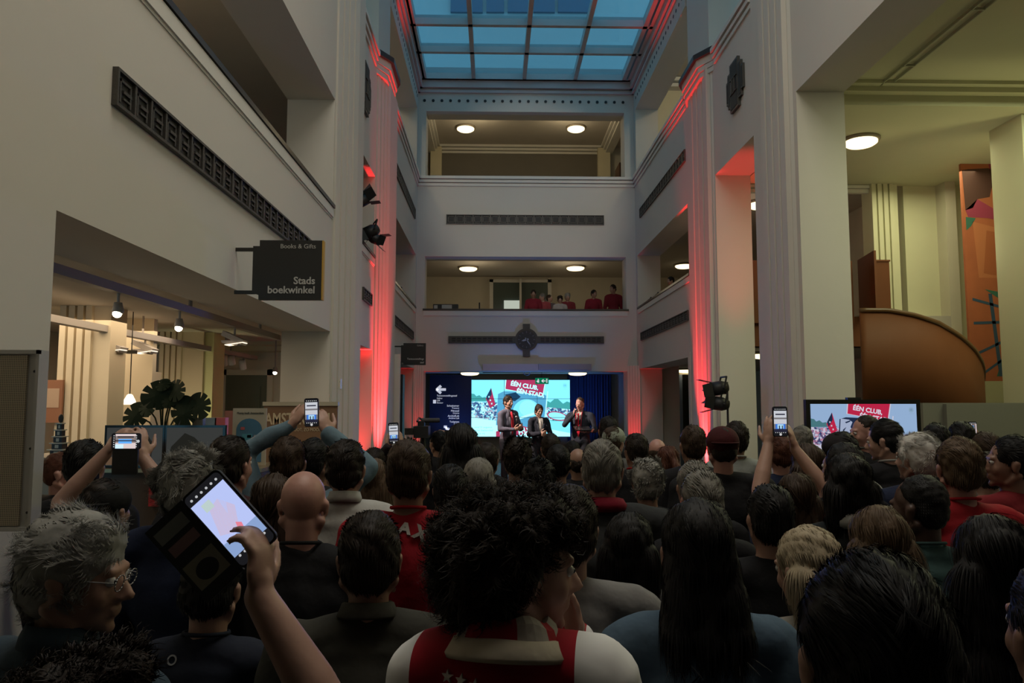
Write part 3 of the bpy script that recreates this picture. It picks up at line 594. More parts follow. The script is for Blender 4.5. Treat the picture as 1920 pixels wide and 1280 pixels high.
# track beams
DUCT = mat('track_paint', (.40,.36,.33), .6)
tr1 = MB().box((-3.04,3.0,2.83),(-2.96,10.4,2.90)).build('lighting_track', DUCT); tag(tr1, 'upper suspended lighting track along the bookshop ceiling', 'lighting track')
for y in (5.0,7.4,9.6): MB().tube((-3,y,2.90),(-3,y,3.0),.02).build('hanger', DUCT, tr1)
tr2 = MB().box((-4.25,4.0,2.72),(-4.15,14.0 if False else 13.2,2.79)).build('lighting_track', DUCT); tag(tr2, 'lower suspended lighting track deeper in the bookshop', 'lighting track')
for y in (6.0,9.0,12.0): MB().tube((-4.2,y,2.79),(-4.2,y,3.0),.012).build('hanger', DUCT, tr2)
def spot(label, px, py, X, kind, ztrack):
    p = PX(px, py, X); e = empty('spotlight', p)
    MB().tube((0,0,.02),(0,0,ztrack-p.z),.012).build('stem', DUCT, e)
    if kind == 'bulb':
        MB().lathe([(.0,.06),(.03,.06),(.045,-.01),(.035,-.03)], (0,0,0), 16).build('housing', DUCT, e, True); MB().sphere((.0,-.01,-.03), .034).build('bulb', LAMPW, e, True)
    elif kind == 'flood':
        Mx = Matrix.Rotation(R_(25),4,'Y'); MB().box((-.13,-.09,-.03),(.13,.09,.03),0,Mx).prism([(-.13,-.03),(.13,-.03),(.05,-.09),(-.12,-.06)],-.08,.08,0,Matrix.Rotation(R_(90),4,'X')).build('housing', DUCT, e); MB().box((-.09,-.1,-.075),(.12,.06,-.068),0,Matrix.Rotation(R_(-8),4,'Y')).build('lens', emis('flood_lens', (1,.82,.6), 1.6), e)
    else:
        Mx = Matrix.Rotation(R_(30),4,'X'); MB().lathe([(.0,.09),(.05,.09),(.055,.03),(.055,-.07)], (0,0,0), 18, 0, Mx).build('housing', WHITE, e, True); MB().lathe([(.052,-.06),(0,-.062)], (0,0,0), 18, 0, Mx).build('lens', emis('spot_lens', (1,.92,.75), 4.0), e, True)
    tag(e, label, 'spotlight', 'bookshop track spotlights')
spot('dazzling bare spotlight nearest the left edge of the bookshop', 221,581,-3.0,'bulb',2.83)
spot('dazzling bare spotlight above the potted plant', 336,609,-3.0,'bulb',2.83)
spot('small bright spotlight near the end of the lower track', 516,695,-3.6,'bulb',3.02)
spot('square floodlight hanging left of the other square floodlight', 212,647,-4.2,'flood',2.72)
spot('square floodlight with a lit lens above the pendant lamp', 272,650,-4.2,'flood',2.72)
spot('unlit square floodlight on the upper track', 440,634,-3.0,'flood',2.83)
spot('white round spotlight, left of the close pair', 419,677,-4.2,'round',2.72)
spot('white round spotlight, right of the close pair', 434,675,-4.2,'round',2.72)
spot('white round spotlight turned away before the olive door', 455,684,-4.2,'round',2.72)
# pendant
p = PY(243,750,8.6); e = empty('pendant_lamp', p); MB().tube((0,0,.06),(0,0,3.02-p.z),.006).build('cord', BLACK, e); MB().box((-.05,-.03,2.52-p.z),(.05,.03,2.56-p.z)).build('canopy', DARKMETAL, e)
MB().lathe([(.015,.07),(.03,.06),(.06,.0),(.075,-.05)], (0,0,0), 20).build('lamp_shade', emis('pendant_glow', (1,.85,.6), 2.2), e, True); tag(e, 'small white bell pendant lamp in the bookshop', 'lamp')
# counter with screens
ct = empty('display_counter', (0,0,0)); CY = 6.3
a = PY(197,797,CY); b = PY(420,880,CY)
MB().box((a.x-.1,CY,0),(b.x+.3,CY+.6,b.z-.02)).build('cabinet', mat('counter_dark', (.06,.045,.035), .5), ct); MB().box((a.x-.12,CY-.04,b.z-.02),(b.x+.32,CY+.62,b.z+.01)).build('top', mat('brass', (.45,.34,.2), .3, metal=.8), ct)
q = PY(305,925,CY-.02); MB().box((q.x-.1,CY-.05,q.z-.1),(q.x+.12,CY-.0,q.z+.14)).build('red_panel', mat('red_card', (.4,.02,.03), .6), ct); tag(ct, 'dark shop counter with brass edged top and red card', 'counter')
def monitor(label, px0, px1, py0, py1, Y, kind):
    a = PY(px0,py0,Y); b = PY(px1,py1,Y); e = empty('monitor', ((a.x+b.x)/2,Y,b.z)); W = b.x-a.x; H = a.z-b.z
    MB().box((-W/2,0,0),(W/2,.04,H)).build('bezel', BLACKG, e)
    p_ = MB(); p_.box((-W/2+.02,-.003,.025),(W/2-.02,0,H-.02),0)
    M_ = Matrix.Translation((0,-.004,0)) @ Matrix.Rotation(R_(90),4,'X')
    if kind == 0: p_.prism([(-.1,.03),(.14,.03),(.15,H*.6),(.08,H*.88),(.04,H*.9),(-.02,H*.6)],0,.001,1,M_); p_.prism([(-W/2+.02,.03),(-.1,.03),(-.12,.09),(-W/2+.02,.1)],0,.001,2,M_)
    else: p_.prism([(-W/2+.03,.03),(W/2-.02,.03),(W/2-.02,H*.35),(.1,H*.45),(0,H*.72),(-.08,H*.82),(-W/2+.06,H*.5)],0,.001,1,M_)
    p_.build('screen', [emis('dim_screen', (.042,.044,.042), .9), emis('dim_screen_dark', (.016,.016,.013), .9), emis('dim_screen_warm', (.14,.085,.05), .8)], e); tag(e, label, 'monitor')
monitor('left dark monitor on the shop counter showing a tower silhouette', 197,307,797,878,CY+.02,0)
monitor('right dark monitor on the shop counter showing a rooftop silhouette', 309,420,797,878,CY+.02,1)
# monstera
LEAF = mat('monstera_leaf', (.012,.022,.010), .75, bump=.2, bscale=12, spec=.2); STEM = mat('monstera_stem', (.03,.045,.02), .5)
base = PY(305,800,CY+.35); pl = empty('monstera_plant', (base.x,CY+.35,b.z+.01)); ctz = b.z+.01
MB().lathe([(0,0),(.09,0),(.12,.22),(.11,.22),(.10,.2),(0,.2)],(0,0,0),20).build('pot', BLACK, pl, True)
def mleaf(cx, cy, size, ang, tilt):
    c = PY(cx, cy, CY+.2)-Vector(pl.location); mbl = MB(); N_ = 72; pts = []
    for i in range(N_):
        t = -math.pi+2*math.pi*i/N_; r = 1-.18*math.cos(t*1)-(.28*abs(math.sin(t/2))**6)
        if i % 7 == 0 and 8 < i < N_-8 and not 30 < i < 42: r *= .5
        pts.append((r*math.sin(t)*.62, -r*math.cos(t)*.85))
    Mx = Matrix.Translation(c) @ Matrix.Rotation(R_(ang),4,'Y') @ Matrix.Rotation(R_(90-tilt),4,'X') @ Matrix.Scale(size,4)
    ctr = [(0,-.1,.12)]+[(x,y,.10*(1-abs(x))-.15*y*y) for x, y in pts]
    V = [tuple(Mx @ Vector(v)) for v in ctr]; V2 = [tuple(Mx @ (Vector(v)-Vector((0,0,.02)))) for v in ctr]; n_ = len(pts)
    mbl.add(V, [(0,1+i,1+(i+1)%n_) for i in range(n_)]); mbl.add(V2, [(0,1+(i+1)%n_,1+i) for i in range(n_)])
    mbl.add(V[1:]+V2[1:], [(i,n_+i,n_+(i+1)%n_,(i+1)%n_) for i in range(n_)])
    mbl.build('leaf', LEAF, pl, False)
    s0 = Vector((0,0,.2)); mid = (s0+c)/2+Vector((0,0,.06)); MB().path([s0,mid,c],.007).build('stem', STEM, pl)
for L in ((255,780,.17,25,15),(277,764,.13,-20,30),(297,741,.21,70,10),(331,733,.16,-55,30),(306,722,.10,10,40),(346,772,.19,-12,5),(374,762,.18,-35,20),(318,752,.10,30,25)): mleaf(*L)
tag(pl, 'dark monstera plant with split leaves on the shop counter', 'plant')
# palm like plant
p = PY(480,790,8.4); pp = empty('palm_plant', (p.x,8.4,0)); MB().lathe([(0,0),(.14,0),(.17,.5),(.15,.5),(0,.45)],(0,0,0),18).build('pot', BLACK, pp, True)
fm = MB()
for i in range(16):
    t = R_(-70+i*9+random.uniform(-5,5)); L = random.uniform(.3,.5); b0 = Vector((0,0,1.45)); pts_ = [b0+Vector((math.sin(t)*L*u, .12*math.sin(i*2.3)*u, math.cos(t)*L*u-.18*u*u*abs(math.sin(t)))) for u in (0,.33,.66,1)]
    for q0, q1, w0, w1 in zip(pts_[:-1], pts_[1:], (.012,.014,.009), (.014,.009,.001)): fm.tube(q0,q1,w0,w1,5)
fm.build('fronds', mat('palm_green', (.03,.06,.02), .5), pp); MB().tube((0,0,.45),(0,0,1.5),.03,.02).build('stem', STEM, pp); tag(pp, 'spiky green palm behind the brown banner', 'plant')
# tower ornament
p = PY(111,850,5.2); e = empty('tower_ornament', (p.x,5.2,1.60)); z = 0; TW = mat('ornament_white', (.6,.58,.5), .6); t0 = PY(111,771,5.2).z-1.6
bd = MB(); tr_ = MB(); n_ = 5
for i in range(n_):
    r = .04-.006*i; h = t0/n_*.82; bd.box((-r,-r,z),(r,r,z+h*.75),0); tr_.box((-r*1.35,-r*1.35,z+h*.75),(r*1.35,r*1.35,z+h*.9)); tr_.box((-r*.35,-r*1.05,z+h*.15),(r*.35,-r,z+h*.6)); z += h*.9
bd.sphere((0,0,z+.03),(.016,.016,.03)); bd.build('body', mat('ornament_dark', (.03,.03,.035), .5), e); tr_.build('ledge', TW, e); tag(e, 'small black and white tiered tower ornament in the bookshop', 'ornament')
sh = MB().box((p.x-.25,5.0,0),(p.x+.10,5.5,1.6)); tag(sh.build('display_plinth', mat('plinth', (.4,.33,.25), .7)), 'cream display plinth under the tower ornament', 'plinth')
# posters in the shop
a = PY(94,712,8.0); b = PY(114,792,8.0); e = empty('poster', (a.x,8.0,b.z)); W=b.x-a.x+.1; H=a.z-b.z
MB().box((-.1,0,0),(W-.1,.03,H)).build('sheet', mat('poster_brown', (.30,.13,.07), .6), e); MB().box((-.08,-.003,H*.35),(W-.13,0,H*.8)).build('print', mat('poster_tan', (.5,.35,.25), .6), e); tag(e, 'small brown poster beside the tower ornament', 'poster')
a = PY(437,765,6.6); b = PY(497,872,6.6); e = empty('poster', (a.x,6.6,b.z)); W=b.x-a.x; H=a.z-b.z
M_ = Matrix.Translation((0,-.002,0)) @ Matrix.Rotation(R_(90),4,'X')
MB().box((0,0,0),(W,.02,H)).build('sheet', mat('poster_cream', (.42,.38,.28), .7), e)
pr = MB(); arch = [(W*.12,H*.06),(W*.88,H*.06),(W*.88,H*.62)]+[(W*.5+W*.38*math.cos(R_(t)),H*.62+H*.2*math.sin(R_(t))) for t in range(10,171,16)]+[(W*.12,H*.62)]
pr.prism(arch,0,.002,0,M_)
for j in range(7): x = W*(.25+.2*(j%3)); z = H*(.2+.14*(j//2)); pr.box((x,-.006,z),(x+W*.12,-.004,z+H*.05),1+(j%2))
pr.box((W*.3,-.006,H*.4),(W*.6,-.004,H*.55),3); pr.build('print', [mat('print_blue', (.05,.15,.24), .7), mat('print_pink', (.40,.10,.11), .7), mat('print_pale', (.30,.33,.34), .7), mat('print_cyan', (.06,.25,.33), .7)], e)
text('lettering', 'Menig leeft Amsterdam', .05*H, mat('print_ink', (.08,.08,.06), .7), e, Matrix.Translation((W*.12,-.003,H*.9)) @ Matrix.Rotation(R_(90),4,'X')); 
MB().tube((W*.5,.03,-b.z),(W*.5,.03,0),.012).build('stand', DARKMETAL, e); tag(e, 'cream poster with a blue arch illustration standing in the shop', 'poster')
a = PY(418,770,6.8); e = MB().box((a.x,6.85,1.2),(a.x+.10,6.88,a.z)).build('poster', mat('poster_pink', (.35,.16,.13), .7)); tag(e, 'narrow pinkish poster half hidden beside the blue arch poster', 'poster')
for px, c_ in ((387,(.35,.42,.45)),(404,(.75,.16,.14)),(362,(.3,.28,.22)),(330,(.12,.1,.08))):
    a = PY(px,798,CY+.3); e = MB().box((a.x,CY+.28,ct_z := 1.55),(a.x+.09,CY+.36,a.z+.07)).build('book', mat('book_%d' % px, c_, .5)); tag(e, {387:'pale cyan card standing behind the right monitor',404:'red book standing behind the right monitor, nearest the posters',362:'grey book behind the plant leaves',330:'dark book beside the plant stem'}[px], 'book', 'books standing behind the monitors')
MB_sh = MB().box((PY(320,798,CY+.3).x,CY+.27,1.50),(PY(425,798,CY+.3).x,CY+.4,1.55)); tag(MB_sh.build('book_ledge', BLACK), 'narrow black ledge behind the monitors carrying books', 'shelf')
# brown AMSTERDAM banner
BYY = 9.5; a = PY(495,753,BYY); b = PY(633,753,BYY); e = empty('banner', (a.x,BYY,0)); W = b.x-a.x; H = a.z
MB().box((0,0,.05),(W,.03,H-.04)).build('panel', mat('banner_brown', (.17,.095,.05), .7), e); MB().box((-.01,-.02,H-.05),(W+.01,.05,H)).build('top_rail', mat('banner_rail', (.4,.37,.28), .5), e); MB().box((-.01,-.1,0),(W+.01,.12,.05)).build('base', DARKMETAL, e)
CRM = mat('banner_text', (.50,.43,.30), .7)
text('lettering', 'AMSTERDAM', .20, CRM, e, Matrix.Translation((W*.02,-.004,PY(500,795,BYY).z)) @ Matrix.Rotation(R_(90),4,'X') @ Matrix.Scale(.70,4,(1,0,0)), bold=.004)
text('lettering', 'ZO KLEIN, ZO GROOT, ZO MOOI, ZO HIER', .058, CRM, e, Matrix.Translation((W*.02,-.004,PY(500,808,BYY).z)) @ Matrix.Rotation(R_(90),4,'X') @ Matrix.Scale(.78,4,(1,0,0))); tag(e, 'brown standing banner reading AMSTERDAM in cream capitals', 'banner')
# thermostat on left pilaster
p = PY(650,719,10.2); e = empty('wall_switch', (-2.16,10.42,p.z)); MB().box((-.02,-.06,-.07),(.05,.06,.07)).build('box', WHITE, e); MB().box((.0,-.065,.02),(.04,-.06,.04)).build('display', BLACK, e); tag(e, 'small white control box on the fluted left pilaster', 'switch')
# column loudspeaker on left wall
a = PY(-6,656,2.85); b = PY(60,995,2.85); e = empty('loudspeaker', (a.x,2.85,b.z)); W = b.x-a.x; H = a.z-b.z
xl = -2.195-a.x; CS = MB(); CS.box((xl,0,0),(W,.05,H)); CS.box((xl,-.012,H-.015),(W,0,H)); CS.box((xl,-.012,0),(W,0,.015)); CS.box((W-.012,-.012,0),(W,0,H)); CS.build('case', mat('speaker_white', (.42,.41,.38), .5), e)
gm2 = bpy.data.materials.new('speaker_grille'); gm2.use_nodes = True; nt = gm2.node_tree; bs = nt.nodes['Principled BSDF']; tc = nt.nodes.new('ShaderNodeTexCoord'); vo = nt.nodes.new('ShaderNodeTexVoronoi'); vo.inputs['Scale'].default_value = 150; vo.inputs['Randomness'].default_value = 0
rp = nt.nodes.new('ShaderNodeValToRGB'); rp.color_ramp.elements[0].position = .3; rp.color_ramp.elements[0].color = (.06,.05,.035,1); rp.color_ramp.elements[1].position = .45; rp.color_ramp.elements[1].color = (.40,.34,.24,1)
nt.links.new(tc.outputs['Object'], vo.inputs['Vector']); nt.links.new(vo.outputs['Distance'], rp.inputs[0]); nt.links.new(rp.outputs[0], bs.inputs['Base Color'])
MB().box((xl+.02,-.008,.02),(W-.045,.002,H-.02)).build('grille', gm2, e); MB().box((-.02,-.012,H*.48),(.018,-.008,H*.495)).build('badge', DARKMETAL, e)
for v in (.1,.45,.88): MB().tube((W-.02,-.004,H*v),(W-.02,.0,H*v),.005).build('screw', BLACK, e)
tag(e, 'white loudspeaker with beige perforated grille on the near left pier', 'loudspeaker')
# tall black loudspeaker column on the left aisle & far red battens
a = PY(734,702,15.9); b = PY(757,702,15.9); MBk = MB().box((a.x,15.75,0),(b.x,16.1,a.z)); MBk.box((a.x+.02,15.73,.1),(b.x-.02,15.75,a.z-.05)); tag(MBk.build('stage_speaker', BLACK), 'tall black column speaker beside the left red pilaster', 'loudspeaker')
a = PY(739,664,15.35); MBk = MB().box((-2.03-.02,15.30,0),(-1.92,15.42,a.z)); struct(MBk.build('trim_29', PLASTER), 'red lit vertical batten at the far edge of the left pilaster', 'trim')
a = PY(1306,660,15.2); MBk = MB().box((4.0,15.13,0),(4.15,15.28,a.z)); struct(MBk.build('trim_30', PLASTER), 'red lit vertical batten at the far edge of the right pilaster', 'trim')
# info plaques
for py0, py1, lab in ((755,785,'upper black information plaque with yellow edge on the right aisle wall'),(788,818,'lower black information plaque with yellow edge on the right aisle wall')):
    a = PY(1207,py0,20.98); b = PY(1233,py1,20.98); e = empty('info_plaque', (a.x,21.0,b.z)); W=b.x-a.x; H=a.z-b.z
    e.location.y = 21.04 if a.x > 4.7 else 20.99
    MB().box((0,-.02,0),(W,0,H)).build('board', SIGNK, e); MB().box((-.09,-.02,0),(0,0,H)).build('edge', YEL, e); l = MB()
    for j in range(7): l.box((.03,-.023,H*(.85-.11*j)),(W*random.uniform(.6,.92),-.02,H*(.85-.11*j)+.008))
    l.build('text_lines', mat('dim_text', (.16,.16,.16), .6), e); tag(e, lab, 'sign', 'black information plaques')
# stage floods (black moving heads) on the right pilaster and on the left balcony
def par(label, loc, rotz, tilt, s=1.0, stand=None):
    e = empty('stage_light', loc, (0,0,rotz)); Mx = Matrix.Rotation(tilt,4,'Y') @ Matrix.Scale(s,4)
    MB().lathe([(0,.10),(.06,.10),(.09,.02),(.09,-.12),(.085,-.12)], (0,0,0), 18, 0, Mx @ Matrix.Rotation(R_(90),4,'Y')).build('housing', BLACK, e, True)
    d_ = MB()
    for sg in (-1,1): d_.add([tuple(Mx @ Vector(v)) for v in ((-.12,-.09,sg*.09),(-.12,.09,sg*.09),(-.26,.08,sg*.15),(-.26,-.08,sg*.15),(-.12,-.09,sg*.095),(-.12,.09,sg*.095),(-.26,.08,sg*.155),(-.26,-.08,sg*.155))], [(0,1,2,3),(7,6,5,4),(0,4,5,1),(1,5,6,2),(2,6,7,3),(3,7,4,0)])
    d_.add([tuple(Mx @ Vector(v)) for v in ((-.12,-.095,-.09),(-.12,-.095,.09),(-.26,-.14,.08),(-.26,-.14,-.08),(-.12,-.10,-.09),(-.12,-.10,.09),(-.26,-.145,.08),(-.26,-.145,-.08))], [(0,1,2,3),(7,6,5,4),(0,4,5,1),(1,5,6,2),(2,6,7,3),(3,7,4,0)])
    d_.build('barn_door', BLACK, e)
    MB().path([Mx @ Vector((0,-.11,0)), Mx @ Vector((.02,-.12,.0)), Vector((.05*s,-.12*s,.14*s)), Vector((.05*s,.12*s,.14*s)), Mx @ Vector((.02,.12,0))], .012*s).build('yoke', BLACK, e)
    tag(e, label, 'stage light', 'black stage lights'); return e
p = PY(1350,727,12.4); par('upper black stage light on a pole before the right red pilaster', p, 0, R_(-10), 1.3)
p2 = PY(1352,757,12.4); par('lower black stage light on a pole before the right red pilaster', p2, 0, R_(8), 1.25)
po = MB().tube((p.x+.12,12.4,0),(p.x+.12,12.4,p.z+.1),.018); tag(po.build('light_stand', BLACK), 'black pole carrying two stage lights right of the stage', 'stand')
par('black stage light clamped on the left balcony rail, upper of two', PY(697,433,12.9), R_(20), R_(-30), 1.25); par('black stage light on the left balcony rail, lower of two', PY(701,447,12.95), R_(-10), R_(200), 1.0); par('dark stage light half hidden in the upper left opening', PY(676,378,12.4), 0, R_(150), 1.1)
for (x, y) in ((-1.72,13.62),(3.70,13.75),(-1.8,20.4),(3.6,20.4),(-2.6,12.85),(5.1,12.2)):
    e = empty('floor_uplight', (x,y,0)); MB().lathe([(0,0),(.12,0),(.12,.16),(.10,.2),(0,.18)],(0,0,0),18).build('housing', BLACK, e, True); MB().lathe([(.09,.185),(0,.187)],(0,0,0),18).build('lens', emis('red_lens', RED, 2), e)
    tag(e, {(-1.72,13.62):'black floor uplight at the foot of the left red pilaster',(3.70,13.75):'black floor uplight at the foot of the right red pilaster',(-1.8,20.4):'black floor uplight left of the stage opening',(3.6,20.4):'black floor uplight right of the stage opening',(-2.6,12.85):'black floor uplight in the left doorway',(5.1,12.2):'black floor uplight in the right passage'}[(x,y)], 'uplight', 'red floor uplights')
# ------------------------------------------------------------------ stair hall on the right
HALLW = mat('stair_hall_wall', (.62,.60,.42), .8, var=.03)
mb = MB(); mb.box((4.72,-1,6.4),(11,10.3,6.7)); mb.box((4.72,10.3,6.13),(11,13.9,6.45)); mb.box((4.72,10.05,6.13),(11,10.3,6.4)); mb.box((4.72,9.92,6.28),(11,10.05,6.4)); mb.box((4.72,9.82,6.35),(11,9.92,6.4))
struct(mb.build('ceiling_stair_hall', HALLW), 'cream ceiling with a stepped beam in the stair hall', 'ceiling')
yw = 13.9; a1 = PY(1648,450,yw).x; a2 = PY(1697,450,yw).x; b1 = PY(1590,450,yw).x
mb = MB(); mb.box((a2,yw,0),(11,yw+.2,6.2)); mb.box((4.72,yw,6.05),(a1,yw+.2,6.2)); mb.box((10.9,-1,0),(11.1,yw,6.5)); mb.box((4.72,-1.2,0),(11,-1,6.5))
struct(mb.build('wall_stair_hall', HALLW), 'cream walls of the stair hall with yellow light', 'wall')
mb = MB(); fl_block(mb, 1646, 1697, yw-.1, 4, .12, .35, 6.13); struct(mb.build('trim_31', HALLW), 'tall fluted pillar behind the wooden staircase', 'trim')
mb = MB(); mb.box((4.72,yw-.05,5.98),(a1,yw+.05,6.05)); mb.box((4.72,yw-.08,6.06),(a1,yw+.05,6.12)); struct(mb.build('trim_32', CORNICE), 'white trim line over the stair landing opening', 'trim')
mb = MB(); x0 = PY(1860,300,10.97).x; mb.box((x0,10.3,0),(x0+1.6,11.0,6.13)); struct(mb.build('wall_stair_pillar', HALLW), 'broad cream pillar at the right edge of the stair hall', 'wall')
mb = MB()
for x, z in ((5.35,6.38),(5.5,6.39)): mb.box((x,3,z-.03),(x+.015,10.2,z+.01))
for y in (4.5,6.2,7.9,9.3): mb.box((5.35,y,6.35),(5.5,y+.015,6.38))
struct(mb.build('trim_33', mat('conduit', (.42,.41,.30), .6)), 'thin conduit lines on the stair hall ceiling', 'trim')
# landing balustrade and helical stair
ls = MB(); za = PY(1640,491,13.5).z; zb = PY(1640,607,13.5).z
xa = 4.72; xb = PY(1667,550,13.5).x; xk = PY(1612,550,13.5).x
ls.box((xk,13.45,zb),(xb,13.52,za)); ls.box((xk,13.43,za),(xb+.01,13.54,za+.03)); ls.box((xa,13.4,zb),(PY(1600,550,13.4).x,13.46,za))
zt = PY(1605,469,12.9).z; ls.add([(xk-.02,12.9,zb+.1),(xk+.02,12.9,zb+.1),(xk+.02,13.5,zb+.1),(xk-.02,13.5,zb+.1),(xk-.02,12.9,zt),(xk+.02,12.9,zt),(xk+.02,13.5,za+.03),(xk-.02,13.5,za+.03)], [(0,3,2,1),(4,5,6,7),(0,1,5,4),(1,2,6,5),(2,3,7,6),(3,0,4,7)])
ls.box((xa,13.5,3.0),(xb,13.88,3.55)); tag(ls.build('landing_balustrade', WOOD), 'brown wooden landing balustrade above the curved staircase', 'balustrade')
gl_ = light('landing_glow', 'POINT', (5.6,16,5.6), 10, (1.0,.7,.5), .2)
he = MB(); cx = PY(1602,650,12.0).x; Rr = PY(1832,720,12.0).x-cx; cy = 12.0
zs = lambda th: (PY(1832,722,12.0).z + (PY(1600,583,12.0-Rr*.9).z-PY(1832,722,12.0).z)*math.cos(th)**.9 if math.cos(th)>0 else PY(1832,722,12.0).z - .9*(-math.cos(th)))
n = 40; VV = []
tops = [(0,583),(.2,592),(.4,607),(.6,632),(.75,655),(.88,682),(.96,705),(1.0,724)]
def topz(u, y):
    for (u0,p0),(u1,p1) in zip(tops[:-1],tops[1:]):
        if u <= u1: py = p0+(p1-p0)*(u-u0)/(u1-u0); break
    else: py = 724
    return PY(1602+230*u, py, y).z
for i in range(n+1):
    th = R_(-12+102*i/n); u = max(0,math.sin(th)); x = cx+Rr*math.sin(th); y = cy-Rr*.55*math.cos(th); z = topz(u, y); hgt = 1.45
    nx, ny = math.sin(th), -math.cos(th)
    VV += [(x,y,z-hgt),(x,y,z),(x-nx*.07,y-ny*.07,z),(x-nx*.07,y-ny*.07,z-hgt)]
he.add(VV, [(4*i+a_,4*i+4+a_,4*i+4+(a_+1)%4,4*i+(a_+1)%4) for i in range(n) for a_ in range(4)]+[(0,1,2,3),(4*n+3,4*n+2,4*n+1,4*n)])
hs = he.build('staircase_balustrade', WOOD, None, True); tag(hs, 'curved brown wooden balustrade of the spiral staircase', 'staircase')
rl = MB(); P_ = [Vector(VV[4*i+1])+Vector((0,0,.015)) for i in range(n+1)]
RV = []; 
for i, q0 in enumerate(P_):
    th = R_(-12+102*i/n); nr = Vector((math.sin(th),-math.cos(th),0)); RV += [q0+nr*.02+Vector((0,0,-.03)), q0+nr*.02+Vector((0,0,.03)), q0-nr*.09+Vector((0,0,.03)), q0-nr*.09+Vector((0,0,-.03))]
rl.add([tuple(v) for v in RV], [(4*i+a_,4*i+4+a_,4*i+4+(a_+1)%4,4*i+(a_+1)%4) for i in range(n) for a_ in range(4)]+[(0,1,2,3),(4*n+3,4*n+2,4*n+1,4*n)])
rl.build('handrail', mat('rail_wood', (.12,.055,.02), .35), hs, True)
# hanging banner artwork
YBn = 12.55; P1 = PY(1800,290,YBn); P2 = PY(1868,290,YBn); bz = PY(1835,714,YBn).z; bw = PY(1905,500,YBn).x-P1.x
e = empty('art_banner', (P1.x,YBn,bz)); Hb = P1.z-bz
MB().box((0,0,0),(bw,.05,Hb)).build('canvas', mat('banner_orange', (.42,.115,.045), .7, var=.15, vscale=4), e)
pm = MB(); M_ = Matrix.Translation((0,-.001,0)) @ Matrix.Rotation(R_(90),4,'X')
def bp(pts, m, k=1): pm.prism(ccw([(u*bw, v*Hb) for u, v in pts]), 0, .001*k, m, M_)
bp([(.02,.93),(.15,.935),(.55,.94),(.82,.92),(.80,.90),(.78,.885),(.60,.85),(.55,.81),(.30,.80),(.20,.76),(.05,.75)], 0)
bp([(.05,.75),(.30,.80),(.60,.76),(1.0,.70),(1.0,.69),(.5,.715),(.1,.72)], 1); bp([(.05,.72),(.25,.715),(.15,.68),(.05,.66)], 2)
bp([(.35,.40),(.7,.385),(1.0,.38),(1.0,.20),(.78,.19),(.8,.30),(.62,.36)], 2); bp([(.62,.24),(.85,.20),(1.0,.16),(1.0,.10),(.8,.13),(.66,.20)], 1); bp([(.5,.02),(1.0,.02),(1.0,.12),(.7,.14),(.6,.08)], 2)
for (u0,v0,u1,v1) in ((.10,.35,.75,.31),(.10,.245,.75,.25),(.12,.11,.8,.18),(.2,.02,.85,.12),(.42,.38,.55,.02),(.62,.36,.7,.03)):
    dx, dy = u1-u0, v1-v0; bp([(u0,v0),(u1,v1),(u1,v1+.012) if abs(dx)>.3 else (u1+.07,v1),(u0,v0+.012) if abs(dx)>.3 else (u0+.07,v0)], 3, 2)
bp([(.18,.70),(.95,.655),(.98,.60),(.98,.45),(.25,.45)], 4); bp([(.45,.66),(.7,.65),(.6,.46),(.35,.47)], 5, 2); bp([(.55,.97),(.62,.97),(.66,.91),(.6,.91)], 1)
pm.build('painting', [mat('art_brown', (.07,.025,.018), .8), mat('art_magenta', (.28,.03,.07), .8), mat('art_green', (.03,.13,.09), .8), mat('art_blue', (.03,.07,.13), .8), mat('art_salmon', (.46,.15,.06), .8), mat('art_rust', (.36,.10,.035), .8)], e)
tag(e, 'tall orange painted banner with a brown fist hanging in the stair hall', 'banner')
gp = MB().box((PY(1806,300,12.6).x,12.58,0),(PY(1806,300,12.6).x+.02,12.6,6.13)); tag(gp.build('glass_edge', mat('glass_edge', (.10,.11,.09), .2)), 'thin dark vertical glass edge before the orange banner', 'glass panel')
pt = MB(); x0 = PY(1730,755,9.9).x; pt.box((x0,9.9,0),(9.5,9.98,PY(1800,755,9.9).z)); pt.box((PY(1772,760,9.85).x,9.82,0),(9.5,9.9,PY(1800,757,9.85).z)); tag(pt.build('partition', mat('partition_grey', (.17,.165,.14), .8)), 'low grey partition at the right behind the crowd', 'partition')
# ------------------------------------------------------------------ television
tvY = 8.6; a = PY(1519,757,tvY); b = PY(1721,840,tvY); W = b.x-a.x; H = W*.5625; e = empty('television', ((a.x+b.x)/2,tvY,0)); zc = a.z-H/2
MB().box((-W/2-.05,0,zc-H/2-.06),(W/2+.05,.07,zc+H/2+.05)).build('bezel', BLACKG, e)
screen_art(e, W, H, Matrix.Translation((0,-.004,zc)) @ Matrix.Rotation(R_(90),4,'X'), .62, (1.0,.92,1.05), tvstyle=True)
MB().box((-.18,.0,zc+H/2+.05),(-.02,.06,zc+H/2+.075)).build('camera_bump', BLACK, e)
s_ = MB(); s_.tube((0,.1,0),(0,.1,zc),.035); s_.box((-.4,-.2,0),(.4,.4,.04)); s_.build('stand', BLACK, e); tag(e, 'black framed television at the right showing the campaign slide', 'television')
# ------------------------------------------------------------------ stage and lectern things
stg = MB().box((-.9,13.6,0),(3.2,17.0,.32)); tag(stg.build('stage_platform', mat('stage_black', (.02,.02,.022), .6)), 'low black stage platform under the three speakers', 'stage')
exec_people = True
